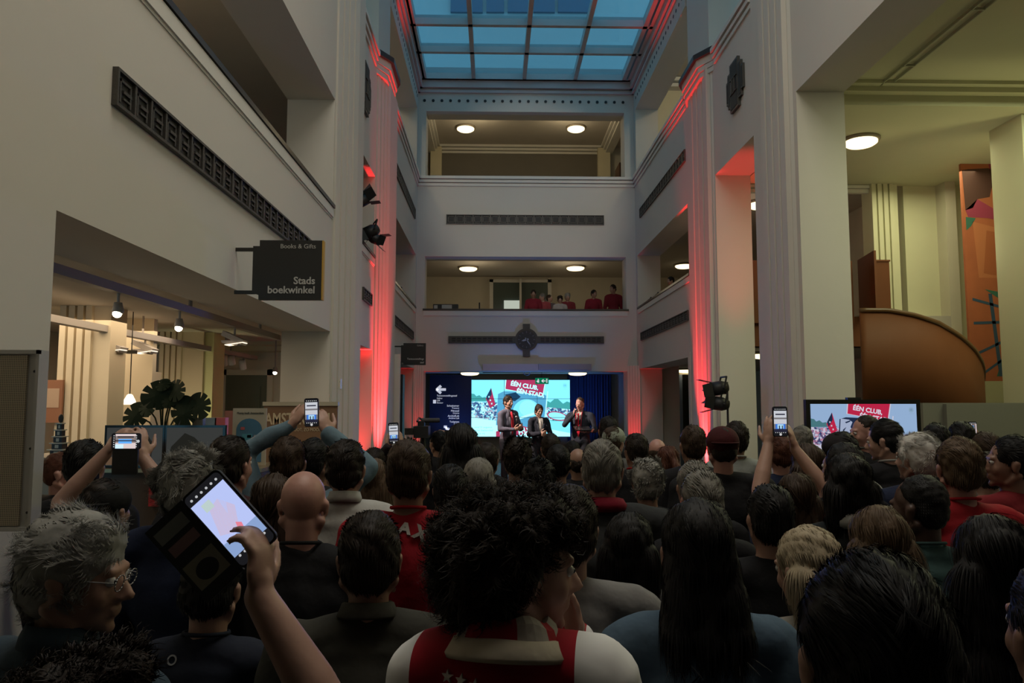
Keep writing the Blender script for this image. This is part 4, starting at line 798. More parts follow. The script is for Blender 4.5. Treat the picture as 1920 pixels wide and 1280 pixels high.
# ------------------------------------------------------------------ people
_us = None
def unit_sphere():
    global _us
    if _us is None:
        bm = bmesh.new(); bmesh.ops.create_icosphere(bm, subdivisions=3, radius=1); _us = (np.array([v.co[:] for v in bm.verts]), [tuple(v.index for v in f.verts) for f in bm.faces]); bm.free()
    return _us
class Prims:
    def __init__(s): s.V = []; s.F = []; s.n = 0
    def _add(s, V, F): s.V.append(np.asarray(V, float)); s.F += [tuple(i+s.n for i in f) for f in F]; s.n += len(V)
    def ell(s, c, r, R=None):
        V, F = unit_sphere(); r = (r,r,r) if not hasattr(r,'__len__') else r; P = V*np.array(r)
        if R is not None: P = P @ np.array(R.to_3x3()).T
        s._add(P+np.array(c), F)
    def cap(s, p, r0, q, r1):
        p = Vector(p); q = Vector(q); s.ell(p, r0); s.ell(q, r1); d = q-p
        if d.length < 1e-5: return
        d.normalize(); a = d.orthogonal().normalized(); b = d.cross(a); n = 16
        V = [p+(a*math.cos(2*math.pi*i/n)+b*math.sin(2*math.pi*i/n))*r0 for i in range(n)]+[q+(a*math.cos(2*math.pi*i/n)+b*math.sin(2*math.pi*i/n))*r1 for i in range(n)]
        s._add([v[:] for v in V], [tuple(range(n-1,-1,-1)), tuple(range(n,2*n))]+[(i,(i+1)%n,n+(i+1)%n,n+i) for i in range(n)])
    def chain(s, pts, rs):
        for i in range(len(pts)-1): s.cap(pts[i], rs[i], pts[i+1], rs[i+1])
    def mesh(s, name, vox, smooth=3, noise=0, nsc=8, seed=0):
        me = bpy.data.meshes.new(name); me.from_pydata(np.concatenate(s.V).tolist(), [], s.F)
        o = bpy.data.objects.new(name, me); C.objects.link(o)
        m = o.modifiers.new('r', 'REMESH'); m.mode = 'VOXEL'; m.voxel_size = vox; m.use_smooth_shade = True
        if smooth: k = o.modifiers.new('s', 'SMOOTH'); k.factor = .5; k.iterations = smooth
        dg = bpy.context.evaluated_depsgraph_get(); me2 = bpy.data.meshes.new_from_object(o.evaluated_get(dg)); bpy.data.objects.remove(o); bpy.data.meshes.remove(me)
        me2.name = name
        if noise:
            n = len(me2.vertices); co = np.empty(n*3); me2.vertices.foreach_get('co', co); co = co.reshape(-1,3); no = np.empty(n*3); me2.vertices.foreach_get('normal', no); no = no.reshape(-1,3)
            rs = np.random.RandomState(seed); d = np.zeros(n)
            for k in range(10):
                kv = rs.normal(size=3); kv /= np.linalg.norm(kv); kv *= nsc*(1+k*.45); d += np.sin(co @ kv*2*math.pi/1.0*.35 + rs.uniform(0,6.28) + 1.5*np.sin(co @ rs.normal(size=3)*nsc*.5))/(1+k*.25)
            co += no*(d*noise)[:,None]; me2.vertices.foreach_set('co', co.ravel()); me2.update()
        return me2
def link(name, me, m, parent=None):
    me.materials.clear(); me.materials.append(m)
    o = bpy.data.objects.new(name, me); C.objects.link(o)
    if parent: o.parent = parent
    return o
SKINS = {'light': (.40,.235,.175), 'mid': (.30,.17,.12), 'tan': (.22,.115,.078), 'dark': (.075,.038,.027), 'pink': (.42,.22,.175)}
def skin(k): return mat('skin_'+k, SKINS[k], .5, bump=.03, bscale=60, var=.08, vscale=20)
HAIRS = {'black': (.010,.009,.009), 'dark': (.022,.015,.011), 'brown': (.05,.03,.018), 'lbrown': (.11,.07,.04), 'blonde': (.44,.36,.24), 'grey': (.31,.305,.28), 'white': (.62,.60,.56), 'dgrey': (.21,.20,.175), 'red': (.10,.035,.02)}
def hairm(k): return mat('hair_'+k, HAIRS[k], .6, var=.2, vscale=60, spec=.22)
def cloth(name, col): return mat('cloth_'+name, col, .85, bump=.35, bscale=14, var=.12, vscale=9, spec=.2)
HC = Vector((0,0,1.625))
def head_prims(P, T):
    def e(c, r, R=None): P.ell(T @ (HC+Vector(c)), r, T.to_3x3() @ R if R is not None else T.to_3x3())
    def c(p, r0, q, r1): P.cap(T @ (HC+Vector(p)), r0, T @ (HC+Vector(q)), r1)
    e((0,-.014,.028),(.073,.090,.088)); e((0,.025,-.015),(.062,.064,.085)); e((0,.035,-.065),(.046,.048,.04)); e((0,.074,-.092),(.019,.014,.014))
    for s in (-1,1): e((s*.034,.058,-.025),(.022,.020,.028)); e((s*.077,-.008,-.008),(.008,.019,.031), Matrix.Rotation(R_(12),3,'X')); e((s*.081,-.014,.004),(.008,.014,.016)); c((s*.04,.02,-.085),.016,(s*.062,-.02,-.05),.018)
    c((0,.082,.012),.008,(0,.106,-.024),.0115); e((.009,.094,-.03),(.009,.009,.007)); e((-.009,.094,-.03),(.009,.009,.007)); c((-.034,.074,.026),.011,(.034,.074,.026),.011)
    e((0,.084,-.052),(.022,.010,.006)); e((0,.083,-.062),(.019,.010,.007))
def ik(S, T, L1, L2, hint):
    S = Vector(S); T = Vector(T); d = T-S; D = min(d.length, (L1+L2)*.995); d.normalize(); T = S+d*D
    a = (L1*L1-L2*L2+D*D)/(2*D); h = math.sqrt(max(0, L1*L1-a*a)); hv = Vector(hint); hv -= d*hv.dot(d); hv.normalize(); return S+d*a+hv*h, T
def hand(P, wrist, dirv, palm_n, side, curl=.5, spread=.12, s=1.0, thumb_in=.5):
    """dirv along the palm, palm_n out of the palm; side=+1 thumb toward cross(dir,palm_n)"""
    d = Vector(dirv).normalized(); n = Vector(palm_n); n = (n-d*n.dot(d)).normalized(); t = d.cross(n)*side; W = Vector(wrist)
    R3 = Matrix((t, d, n)).transposed()
    P.ell(W+d*.048*s, (.040*s,.052*s,.015*s), R3); P.cap(W, .026*s, W+d*.03*s, .022*s); P.ell(W+d*.03*s+t*.022*s+n*.006*s, (.02*s,.032*s,.016*s), R3)
    for i, (off, L) in enumerate(((.030,.074),(.010,.082),(-.011,.077),(-.030,.060))):
        b = W+d*(.088-.004*abs(i-1))*s+t*off*s; a = 0; p = b; fd = (d+t*spread*(off/.03)).normalized(); pts = [p]; cc = curl*(1+.12*i)
        for L_, ca in ((.45,.55),(.30,.75),(.25,.6)):
            a += ca*cc; v = fd*math.cos(a)+n*math.sin(a); p = p+v*L*L_*s; pts.append(p)
        P.chain(pts, [.0095*s,.0088*s,.0080*s,.0068*s])
    b = W+d*.028*s+t*.034*s+n*.004*s; v1 = (t*.75+d*.65+n*.25*thumb_in).normalized(); v2 = (t*(.55-.5*thumb_in)+d*.75+n*.55*thumb_in).normalized(); P.chain([b, b+v1*.036*s, b+v1*.036*s+v2*.030*s, b+v1*.036*s+v2*.055*s], [.014*s,.0115*s,.010*s,.0075*s])
def hair_geo(style, T, col, seed, dens=1.0, length=None, fine=.004, long_to=1.32, vol=1.0, vox=.012, part=0):
    rs = np.random.RandomState(seed); P = Prims()
    def e(c, r): P.ell(T @ (HC+Vector(c)), r, T.to_3x3())
    st = style
    if st in ('short','buzz','wavy','balding'):
        g = {'short':.010,'buzz':.004,'wavy':.016,'balding':.006}[st]
        if st != 'balding': e((0,-.024,.036),(.073+g,.084+g,.087+g)); 
        e((0,-.044,-.006),(.068+g,.056+g,.066+g))
        if st == 'wavy': e((0,.02,.08),(.065,.055,.045)); e((0,-.05,.0),(.085,.06,.09))
    elif st == 'curly':
        g = .045*vol; e((0,-.062,.032),(.075+g,.072+g*.8,.080+g*.6)); e((0,-.080,-.01),(.072+g*.9,.050+g*.7,.080+g*.5)); e((0,.030,.090),(.064+g*.5,.046,.036+g*.3))
        for k in range(26):
            v = rs.normal(size=3); v /= np.linalg.norm(v)
            if v[1] > .0 and v[2] < .45: continue
            if v[2] < -.5: continue
            e((v[0]*(.07+g), -.035+v[1]*(.078+g),   .02+v[2]*(.082+g*.55)), .022*vol+.004)
    elif st in ('long','bob','pony','bun'):
        e((0,-.024,.036),(.085,.095,.095)); e((0,-.05,-.02),(.086,.058,.09))
        if st == 'long':
            for s in (-1,0,1): P.cap(T @ (HC+Vector((s*.055*vol,-.05,-.02))), .055*vol, Vector((s*.085*vol,-.085,long_to+.03*abs(s))), .05*vol)
        if st == 'bob':
            for s in (-1,0,1): P.cap(T @ (HC+Vector((s*.05,-.045,-.02))), .055, T @ (HC+Vector((s*.062,-.05,-.115))), .045)
        if st == 'pony': P.cap(T @ (HC+Vector((0,-.10,.03))), .03, T @ (HC+Vector((0,-.16,-.05))), .032); P.cap(T @ (HC+Vector((0,-.16,-.05))), .032, T @ (HC+Vector((0,-.14,-.19))), .012)
        if st == 'bun': e((0,-.09,.085),(.042,.042,.038))
    me = P.mesh('hair', vox, 2, noise=.0015 if st != 'curly' else .004, nsc=40, seed=seed)
    # strands rooted on the surface, following a style direction
    nV = len(me.vertices); co = np.empty(nV*3); me.vertices.foreach_get('co', co); co = co.reshape(-1,3); no = np.empty(nV*3); me.vertices.foreach_get('normal', no); no = no.reshape(-1,3)
    Ti = T.inverted(); Ri = np.array(Ti.to_3x3()); loc = co @ Ri.T + np.array(Ti.translation) - np.array(HC); 
    hz = loc[:,2]; hy = loc[:,1]
    N_ = int({'curly':9000,'long':8000,'bob':7000,'wavy':8000,'short':8000,'buzz':3500,'balding':3000,'pony':5000,'bun':5000}[st]*dens)
    idx = rs.randint(0, nV, N_); p = co[idx]+0; nn = no[idx]+0; hy = hy[idx]; hz = hz[idx]
    Lh = length or {'curly':.036,'long':.14,'bob':.08,'wavy':.040,'short':.026,'buzz':.008,'balding':.016,'pony':.06,'bun':.05}[st]
    down = np.tile(np.array([0,-.05,-1.0]), (N_,1)); back = np.array(T.to_3x3()) @ np.array([0,-1.0,.1])
    wgt = np.clip(hz/.09, 0, 1)[:,None]
    if st in ('long','bob','pony','bun'):
        rad = (co[idx]-np.array(T @ (HC+Vector((0,.02,.2))))); rad[:,2] = 0; rad /= np.linalg.norm(rad,axis=1)[:,None]+1e-6; flow = down*(1-wgt*.8)+rad*wgt*.9
    else: flow = down*(1-wgt)+back*wgt
    if st in ('short','wavy'): flow = flow*1.0
    flow -= nn*np.sum(flow*nn,1)[:,None]; flow /= np.linalg.norm(flow,axis=1)[:,None]+1e-6
    fr = {'curly':130,'wavy':75,'short':60}.get(st, 70); fld = np.zeros((N_,3))
    for k in range(6):
        kv = rs.normal(size=3); kv *= fr*(.6+.25*k)/np.linalg.norm(kv); fld += np.sin((p @ kv)[:,None]+rs.uniform(0,6.28,3)[None,:])
    mixr = {'curly':.6,'wavy':.8,'short':.6}.get(st, .5); rnd = fld*.75*mixr+rs.normal(size=(N_,3))*(1-mixr)
    if st == 'curly': keep = ~((hy > .005) & (hz < .02)); p = p+0; p[~keep] = p[keep][rs.randint(0, keep.sum(), (~keep).sum())]; 
    seg = 7 if st in ('long','bob') else 4 if st in ('curly','wavy') else 3
    lift, jit = {'curly':(.45,.65),'wavy':(.10,.38),'short':(.05,.13),'buzz':(.25,.2),'balding':(.1,.2),'long':(.02,.04),'bob':(.02,.05),'pony':(.03,.06),'bun':(.03,.07)}[st]
    d = flow+nn*lift+rnd*jit; d /= np.linalg.norm(d,axis=1)[:,None]
    Ls = Lh*rs.uniform(.6,1.25,(N_,1)); pts = [p-nn*.003]; cur = p; dd = d; rot = rnd*1.3
    for k in range(seg):
        cur = cur+dd*Ls/seg; pts.append(cur)
        if st in ('curly','wavy'): dd = dd+np.cross(dd, rot)*(.75 if st=='curly' else .35)-nn*(.22 if st=='wavy' else .12)
        else: dd = dd+np.array([0,0,-.12])-nn*(.10 if st in ('short','buzz') else .06+.30*wgt)+rs.normal(size=(N_,3))*.02
        dd /= np.linalg.norm(dd,axis=1)[:,None]
    wdir = np.cross(d, nn+rnd*.3); wdir /= np.linalg.norm(wdir,axis=1)[:,None]+1e-6
    Vs = []
    for k in range(seg+1):
        wk = fine*(1-.75*(k/seg)**1.5); Vs += [pts[k]-wdir*wk/2, pts[k]+wdir*wk/2]
    Vall = np.stack(Vs,1).reshape(-1,3); m_ = 2*(seg+1); base = np.arange(N_)[:,None]*m_; F = []
    for k in range(seg): F.append(np.stack([base[:,0]+2*k, base[:,0]+2*k+1, base[:,0]+2*k+3, base[:,0]+2*k+2],1))
    F = np.concatenate(F)
    nb = len(me.vertices); F2 = [tuple(q.vertices) for q in me.polygons]+[tuple(int(x)+nb for x in f) for f in F]
    me3 = bpy.data.meshes.new('hair'); me3.from_pydata(np.concatenate([co, Vall]).tolist(), [], F2); me3.polygons.foreach_set('use_smooth', [True]*len(F2)); bpy.data.meshes.remove(me); return me3
npers = [0]
def person(label, px, ptop, Y, hair='short', hcol='dark', sk='light', shirt=('tee',(.02,.02,.025)), head=(0,0,0), body=0, z0=0, bulk=1.0, arms=None, lower=(.02,.022,.03),
           near=False, sleeve='long', collar=None, hairkw={}, group=None, sx=0, hat=None, height=None, hunch=0):
    """px, ptop: where the top of the head is seen; Y: distance down the hall."""
    npers[0] += 1; seed = npers[0]*13
    top = PY(px, ptop, Y); extra = {'curly':.045*hairkw.get('vol',1),'wavy':.02,'short':.014,'long':.012,'bob':.012,'bun':.03,'pony':.012,'buzz':.006,'balding':.0,'bald':0}.get(hair, .01)
    if hat: extra = .02
    s = (top.z-z0)/(1.742-hunch+extra) if height is None else height/1.75
    if height is not None: z0 = top.z-s*(1.742-hunch+extra)
    X = top.x+sx; Rz = Matrix.Rotation(R_(-body),4,'Z')     # positive = turned to the right of the photo
    T = Matrix.Translation((0,-.01+hunch*.6,1.52-hunch)) @ Matrix.Rotation(R_(-head[0]),4,'Z') @ Matrix.Rotation(R_(-head[1]),4,'X') @ Matrix.Rotation(R_(head[2]),4,'Y') @ Matrix.Translation((0,.01,-1.52))
    inv = (Matrix.Translation((X,Y,z0)) @ Rz @ Matrix.Scale(s,4)).inverted()
    vox = .0065 if near else .014
    B = Prims(); head_prims(B, T); b = bulk
    B.cap((0,-.010,1.43), .054, T @ Vector((0,-.016,1.56)), .053)
    torso = [((0,.0,1.27),(.160*b,.112*b,.19)), ((0,.005,1.08),(.138*b,.108*b,.16)), ((0,-.005,.95),(.160*b,.118*b,.12))]
    for c_, r_ in torso: B.ell(c_, r_)
    sw = .178*b
    for g in (-1,1): B.cap((0,-.02,1.45), .050, (g*sw*.9,-.01,1.415), .052)
    for g in (-1,1):
        B.chain([(g*.09,0,.92),(g*.10,.015,.50),(g*.10,-.01,.10)], [.088*b,.056,.038]); B.chain([(g*.10,-.03,.045),(g*.115,.10,.03),(g*.12,.15,.025)], [.036,.034,.024])
    S_ = Prims(); off = .013
    for c_, r_ in torso: S_.ell(c_, (r_[0]+off, r_[1]+off, r_[2]+off))
    S_.ell((0,0,1.0),(.168*b,.125*b,.20)); S_.cap((0,-.018,1.36), .092, (0,-.018,1.448), .068)
    S_.ell((0,-.02,1.40),(.15*b,.088,.07))
    for g in (-1,1): S_.cap((0,-.022,1.450), .064, (g*sw*.9,-.01,1.414), .067)
    arms = arms or {}; hand_pts = {}
    for g, key in ((-1,'L'),(1,'R')):
        sh = Vector((g*sw,-.005,1.40)); L1, L2 = .285, .255; a_ = arms.get(key)
        if a_:
            tgt = inv @ Vector(a_['at']) if a_.get('world', True) else Vector(a_['at']); hint = a_.get('hint', (g*.6,0,-1)); el, wr = ik(sh, tgt, L1, L2, hint)
        else:
            el = sh+Vector((g*.055,-.03,-.28)); wr = el+Vector((g*-.01,.08 if not (a_ or {}).get('f') else .1,-.24))
        B.chain([sh, el], [.054*b**.5,.040]); B.chain([el, el.lerp(wr,.35), wr], [.040,.041,.027])
        sl = (a_ or {}).get('sleeve', sleeve)
        if sl == 'long': S_.chain([sh, el], [.068*b**.5,.054]); S_.chain([el, wr], [.054,.038])
        elif sl == 'short': m_ = sh.lerp(el,.72); S_.chain([sh, m_], [.068*b**.5,.060])
        elif sl == 'roll': m_ = el.lerp(wr,.55); S_.chain([sh, el], [.068*b**.5,.056]); S_.chain([el, m_], [.056,.050])
        dv = Vector((a_ or {}).get('dir', (0,.2,-1) if not a_ else (wr-el).normalized())); pn = Vector((a_ or {}).get('palm', (-g,0,0)))
        if a_ and a_.get('world', True) and 'dir' in a_: dv = inv.to_3x3() @ Vector(a_['dir'])
        if a_ and a_.get('world', True) and 'palm' in a_: pn = inv.to_3x3() @ Vector(a_['palm'])
        hand(B, wr, dv, pn, (a_ or {}).get('side', g if not a_ else g), (a_ or {}).get('curl', .45), s=(a_ or {}).get('hs', 1.0), thumb_in=(a_ or {}).get('thumb', .5))
        hand_pts[key] = (sh, el, wr)
    hasarms = bool(arms)
    if hasarms and not near: vox = .0075
    me = B.mesh('person', vox, 3 if near else 2)
    root = link('person', me, skin(sk)); root.data.transform(Matrix.Scale(s,4)); root.location = (X,Y,z0); root.rotation_euler = (0,0,R_(-body))
    tag(root, label, 'person', group)
    def part(name, me_, m_, par=root): me_.transform(Matrix.Scale(s,4)); return link(name, me_, m_, par)
    sm = S_.mesh('shirt', .011 if near else .018, 3, noise=.0035 if near else .002, nsc=7, seed=seed)
    cname = '%s_%d' % (shirt[0], int(sum(v*(10**(i+2)) for i, v in enumerate(shirt[1])))); cm = cloth(cname, shirt[1]); so = part(shirt[0] if shirt[0] in ('jacket','shirt','sweater','coat') else 'shirt', sm, cm)
    Tr = Prims(); Tr.ell((0,-.005,.93),(.172*b,.130*b,.12))
    for g in (-1,1): Tr.chain([(g*.09,0,.90),(g*.10,.015,.50),(g*.10,-.005,.09)], [.100*b,.072,.060])
    part('trousers', Tr.mesh('trousers', .02, 2), cloth('trousers_%d' % int(lower[2]*1000), lower))
    Sh = Prims()
    for g in (-1,1): Sh.chain([(g*.10,-.04,.048),(g*.115,.10,.040),(g*.12,.17,.034)], [.046,.043,.034])
    part('shoes', Sh.mesh('shoes', .016, 1), BLACK)
    # eyes
    ey = MB()
    for g in (-1,1): ey.sphere(T @ (HC+Vector((g*.030,.0735,.008))), .0125, 0, 10, 6); ey.sphere(T @ (HC+Vector((g*.0305,.0835,.008))), .0055, 1, 8, 5)
    eo = ey.build('eyes', [mat('eye_white', (.5,.48,.45), .3), BLACKG], root, True, Matrix.Scale(s,4))
    if hair != 'bald':
        kw = dict(dens=1.0 if near else .35, fine=.0022 if near else .005, vox=.010 if near else .014); kw.update(hairkw); hm = hair_geo(hair, T, hcol, seed, **kw); part('hair', hm, hairm(hcol))
    if hat:
        hp = MB(); Mh = T @ Matrix.Translation(HC)
        hp.sphere((0,-.012,.040),(.090,.106,.088),0,22,12,Mh)
        hp.prism([(.075*math.cos(R_(t)), .075+.075*math.sin(R_(t))) for t in range(0,181,15)], .035,.042, 0, Mh @ Matrix.Rotation(R_(hat[1] if len(hat)>1 else 0),4,'Z'))
        ho = hp.build('cap', cloth('hat_%d' % int(sum(v*(10**(i+2)) for i, v in enumerate(hat[0]))), hat[0]), root, True, Matrix.Scale(s,4))
    if collar:
        kind, cc = collar; cb_ = MB(); pr_ = {'tee': [(.062,.010),(.068,.014),(.066,.022),(.060,.022),(.058,.010)], 'polo': [(.064,.0),(.078,-.006),(.080,.0),(.068,.030),(.060,.034),(.057,.028),(.060,.0)], 'shirt': [(.064,-.002),(.074,-.004),(.072,.018),(.064,.042),(.058,.040),(.060,.0)], 'scarf': [(.07,-.03),(.092,-.02),(.096,.0),(.082,.025),(.066,.03),(.060,.02)]}[kind]
        cb_.lathe(pr_, (0,0,0), 28, 0, Matrix.Translation((0,-.022,1.490)) @ Matrix.Rotation(R_(-10),4,'X')); cb_.build('collar' if kind != 'scarf' else 'scarf', cloth('collar_%d' % int(sum(v*(10**(i+2)) for i, v in enumerate(cc))), cc), so, True, Matrix.Scale(s,4))
    root['_s'] = s; del root['_s']
    return root, T, s, hand_pts
def glasses(root, T, s, col=(.3,.3,.3)):
    g = MB(); Mh = T @ Matrix.Translation(HC)
    for k in (-1,1):
        c_ = [(k*.031+.021*math.cos(R_(t)), .094, .006+.016*math.sin(R_(t))) for t in range(0,361,24)]; g.path([Mh @ Vector(p_) for p_ in c_], .0013, 5)
        g.path([Mh @ Vector(p_) for p_ in ((k*.052,.092,.010),(k*.078,.0,.012),(k*.080,-.02,.0))], .0014, 5)
    g.path([Mh @ Vector(p_) for p_ in ((-.010,.096,.008),(0,.099,.011),(.010,.096,.008))], .0013, 5); g.build('glasses', mat('glasses_frame', col, .25, metal=.8), root, True, Matrix.Scale(s,4))
def phone(label, centre, w, h, roll, kind='hall', yawd=0, pitchd=0, bright=1.0, frac=1.0):
    e = empty('smartphone', centre); e.rotation_euler = (Matrix.Rotation(R_(-yawd),3,'Z') @ Matrix.Rotation(R_(90+pitchd),3,'X') @ Matrix.Rotation(R_(roll),3,'Z')).to_euler()
    def rr(w_, h_, r): return [(sx*(w_/2-r)+r*math.cos(R_(t)), sy*(h_/2-r)+r*math.sin(R_(t))) for sx, sy, t0 in ((1,1,0),(-1,1,90),(-1,-1,180),(1,-1,270)) for t in range(t0, t0+91, 18)]
    MB().prism(rr(w,h,.010), -.008, 0).build('case', BLACK, e)
    s_ = MB(); iw, ih = w*.92, h*.95; s_.prism(rr(iw,ih,.008), 0, .0006, 0); ph = ih*frac*.74
    def q(x0,y0,x1,y1,m,k=1): s_.box((x0*iw,y0*ph+.006*h,.0006),(x1*iw,y1*ph+.006*h,.0006+.0003*k),m)
    b = bright; dark = emis('phone_dark_%s' % kind, (.01,.01,.012), 1)
    if kind == 'hall':
        ms = [dark, emis('ph_pale', (.62,.64,.70), b), emis('ph_mid', (.20,.19,.20), b), emis('ph_blue', (.05,.20,.75), b), emis('ph_cyan', (.45,.75,.95), b), emis('ph_dk', (.02,.02,.04), 1), WT]
        q(-.48,-.5,.48,.5,2); q(-.46,.18,.46,.5,1,2); q(-.35,.30,.35,.36,5,3); q(-.46,-.12,.46,.10,1,2); q(-.36,-.40,.36,-.12,3,2); q(-.22,-.34,.22,-.14,4,3); q(-.48,-.5,.48,-.36,5,3); q(-.12,-.36,-.04,-.2,5,4); q(.1,-.36,.17,-.2,5,4)
    elif kind == 'wide':
        ms = [dark, emis('ph_wide_pale', (.60,.50,.50), b), emis('ph_wide_mid', (.20,.16,.15), b), emis('ph_wide_blue', (.10,.35,.80), b), emis('ph_wide_cy', (.55,.75,.90), b), emis('ph_wide_dk', (.02,.02,.03), 1), WT]
        q(-.48,-.5,.48,.5,1); q(-.1,-.5,.35,.5,2,2); q(-.15,-.30,.15,.35,3,3); q(.0,-.5,.07,.5,5,4); q(.25,-.4,.33,.4,5,4); q(-.48,.1,-.2,.5,4,3)
    else:
        ms = [dark, emis('ph_big_pale', (.48,.56,.92), b), emis('ph_big_lilac', (.60,.50,.68), b), emis('ph_big_blue', (.25,.36,.62), b), emis('ph_big_pink', (.80,.22,.30), b), emis('ph_big_green', (.50,.62,.60), b), WT]
        q(-.48,-.5,.48,.5,1); s_.prism([(-.40*iw,-.1*ph),(.0,-.25*ph),(.3*iw,.1*ph),(.1*iw,.35*ph),(-.2*iw,.3*ph)],.0006,.0009,2); q(-.48,-.5,.48,-.25,3,3); s_.prism([(.0,-.22*ph),(.12*iw,-.26*ph),(.16*iw,-.16*ph),(.06*iw,-.10*ph)],.0006,.0016,4); q(-.28,.28,-.05,.42,5,3)
    for i in range(6): x = (-.36+.145*i)*iw; s_.prism([(x+.0022*math.cos(R_(t)), ih*.43+.0022*math.sin(R_(t))) for t in range(0,360,45)], .0006,.0012, 6); s_.prism([(x+.0022*math.cos(R_(t)), -ih*.385+.0022*math.sin(R_(t))) for t in range(0,360,45)], .0006,.0012, 6)
    s_.prism([(.006*math.cos(R_(t)), -ih*.45+.006*math.sin(R_(t))) for t in range(0,360,20)], .0006,.0012, 6)
    s_.build('screen', ms, e); tag(e, label, 'phone', None); return e
BK = (.012,.012,.014); NV = (.012,.018,.045); CH = (.03,.03,.03); RD = (.36,.012,.02); WH = (.42,.42,.40)
def wp(px, py, Y): return tuple(PY(px, py, Y))
# --- near row
r = person('person with wavy grey hair and wire glasses in a blue grey shirt beside the loudspeaker', 140,952,1.58,'wavy','grey','mid',('shirt',(.035,.055,.075)),(62,8,0),25,near=True,collar=('shirt',(.035,.055,.075)),bulk=1.1,hairkw=dict(dens=1.5,fine=.0016,length=.034))
glasses(r[0], r[1], r[2])
r = person('dark curly haired person at the bottom left, arm raised with the wallet phone', 180,1200,1.12,'curly','dark','light',('tee',(.02,.02,.025)),(25,0,0),0,near=True,sleeve='short',hairkw=dict(vol=.55),
   arms={'R': dict(at=wp(487,1118,1.20), hint=(1,.1,-.5), dir=(-.02,.12,1), palm=(-.75,.25,.15), side=-1, curl=.8, sleeve='short', hs=.95)})
person('person in a dark tee with small round logo, head behind the wallet phone', 398,1020,2.05,'short','black','light',('tee',(.016,.020,.034)),(0,10,0),5,near=True,collar=('tee',(.016,.020,.034)),sleeve='short',bulk=1.1)
r = person('person with voluminous dark curly hair in a red and white football shirt, hand at chin', 958,900,1.42,'curly','dark','light',('jersey',(.62,.62,.60)),(66,6,0),12,near=True,hunch=.04,bulk=.92,
   hairkw=dict(vol=.95,dens=1.9,fine=.0022,length=.04), arms={'R': dict(at=wp(1082,1205,1.56), hint=(.5,.3,-1), dir=(-.14,-.12,1), palm=(-1,-.2,0), side=-1, curl=.35, sleeve='long')})
curly_root, curly_T, curly_s = r[0], r[1], r[2]
person('person with short dark hair in a dark olive polo, left of the curly haired one', 695,957,1.95,'short','dark','mid',('polo',(.045,.044,.036)),(-8,4,0),0,near=True,collar=('polo',(.05,.048,.04)),bulk=1.12)
person('person with long black hair in a blue denim jacket', 1302,932,1.78,'long','black','light',('jacket',(.075,.120,.17)),(0,0,0),0,near=True,hairkw=dict(vol=.8,long_to=1.43,length=.08),collar=('polo',(.07,.11,.155)))
person('person with a very large dark head of hair, closest at the bottom right', 1622,1028,0.92,'short','black','light',('tee',BK),(5,0,0),0,near=True,bulk=1.05,hairkw=dict(dens=2.6,fine=.0014,length=.035))
person('person with smooth blonde hair half hidden behind the large dark head', 1520,985,2.05,'bob','blonde','light',('sweater',(.30,.28,.24)),(-25,10,0),0,near=True)
person('person with long light brown hair in the right foreground', 1642,945,2.30,'long','lbrown','light',('coat',BK),(10,0,0),0,near=True,hairkw=dict(vol=1.0))
person('person with long dark hair in a striped navy shirt at the right', 1850,962,1.83,'long','black','light',('shirt',(.02,.035,.07)),(10,0,0),0,near=True,hairkw=dict(vol=1.0))
person('person in a dark blue jacket cut by the right edge of the photo', 1985,1040,1.20,'short','black','mid',('jacket',(.012,.022,.07)),(0,0,0),0,near=True,bulk=1.2)
# --- second row
person('bald person in a black top with strap of glasses at the ear', 570,882,2.55,'bald','dark','pink',('shirt',BK),(0,6,0),0,near=True,bulk=1.15,collar=('tee',BK))
person('person with a shaved dark head and teal shirt at the right', 1725,890,2.65,'buzz','black','dark',('shirt',(.05,.10,.10)),(-35,5,0),0,near=True,collar=('tee',(.05,.10,.10)))
person('person with short brown hair in a red football shirt lettered AJAX', 768,822,2.90,'short','brown','mid',('jersey',(.33,.012,.022)),(5,0,0),0,near=True,sleeve='short',collar=('tee',RD),bulk=1.05)
jersey_red = bpy.context.scene.collection.objects[-1]
person('person with curly grey hair in a navy jacket behind the raised wallet phone', 358,842,2.75,'wavy','grey','light',('jacket',NV),(12,0,0),0,near=True,bulk=1.15,hairkw=dict(dens=1.3,length=.055))
person('person with tousled dark hair in a grey sweater beside the denim jacket', 1180,958,2.45,'bob','black','light',('sweater',(.17,.165,.155)),(10,0,0),8,near=True)
person('person in a light grey pullover, head hidden behind the large curly hair', 1062,905,2.07,'short','dark','light',('pullover',(.21,.205,.20)),(0,0,0),0,near=True,bulk=1.08)
person('person with thin grey hair and a red collar in front of the denim jacket', 1313,878,2.90,'short','dgrey','pink',('shirt',BK),(0,0,0),0,collar=('tee',RD),hairkw=dict(dens=.7))
person('person with a broad grey head of hair, red collar and dark jacket', 1128,822,3.15,'short','dgrey','light',('jacket',(.032,.034,.036)),(10,0,0),0,near=True,bulk=1.3,collar=('scarf',(.22,.012,.03)))
person('person with curly white hair beside the one with red collar', 1212,857,3.90,'wavy','grey','light',('coat',BK),(0,0,0),0)
person('person with dark brown hair between the two phones on the left', 435,815,3.35,'short','dark','pink',('shirt',(.04,.012,.014)),(20,0,0),0,near=True,bulk=1.05)
person('person with dark hair in a crisp white shirt', 650,822,3.35,'short','dark','light',('shirt',(.46,.46,.44)),(0,0,0),0,near=True,collar=('shirt',(.46,.46,.44)))
person('person with ginger cropped hair in profile at the far left', 118,848,4.35,'buzz','red','pink',('tee',BK),(62,0,0),10,near=True)
person('person with a dark bowl of hair at the far left', 165,822,3.55,'short','black','mid',('tee',BK),(0,0,0),0,hairkw=dict(vox=.012))
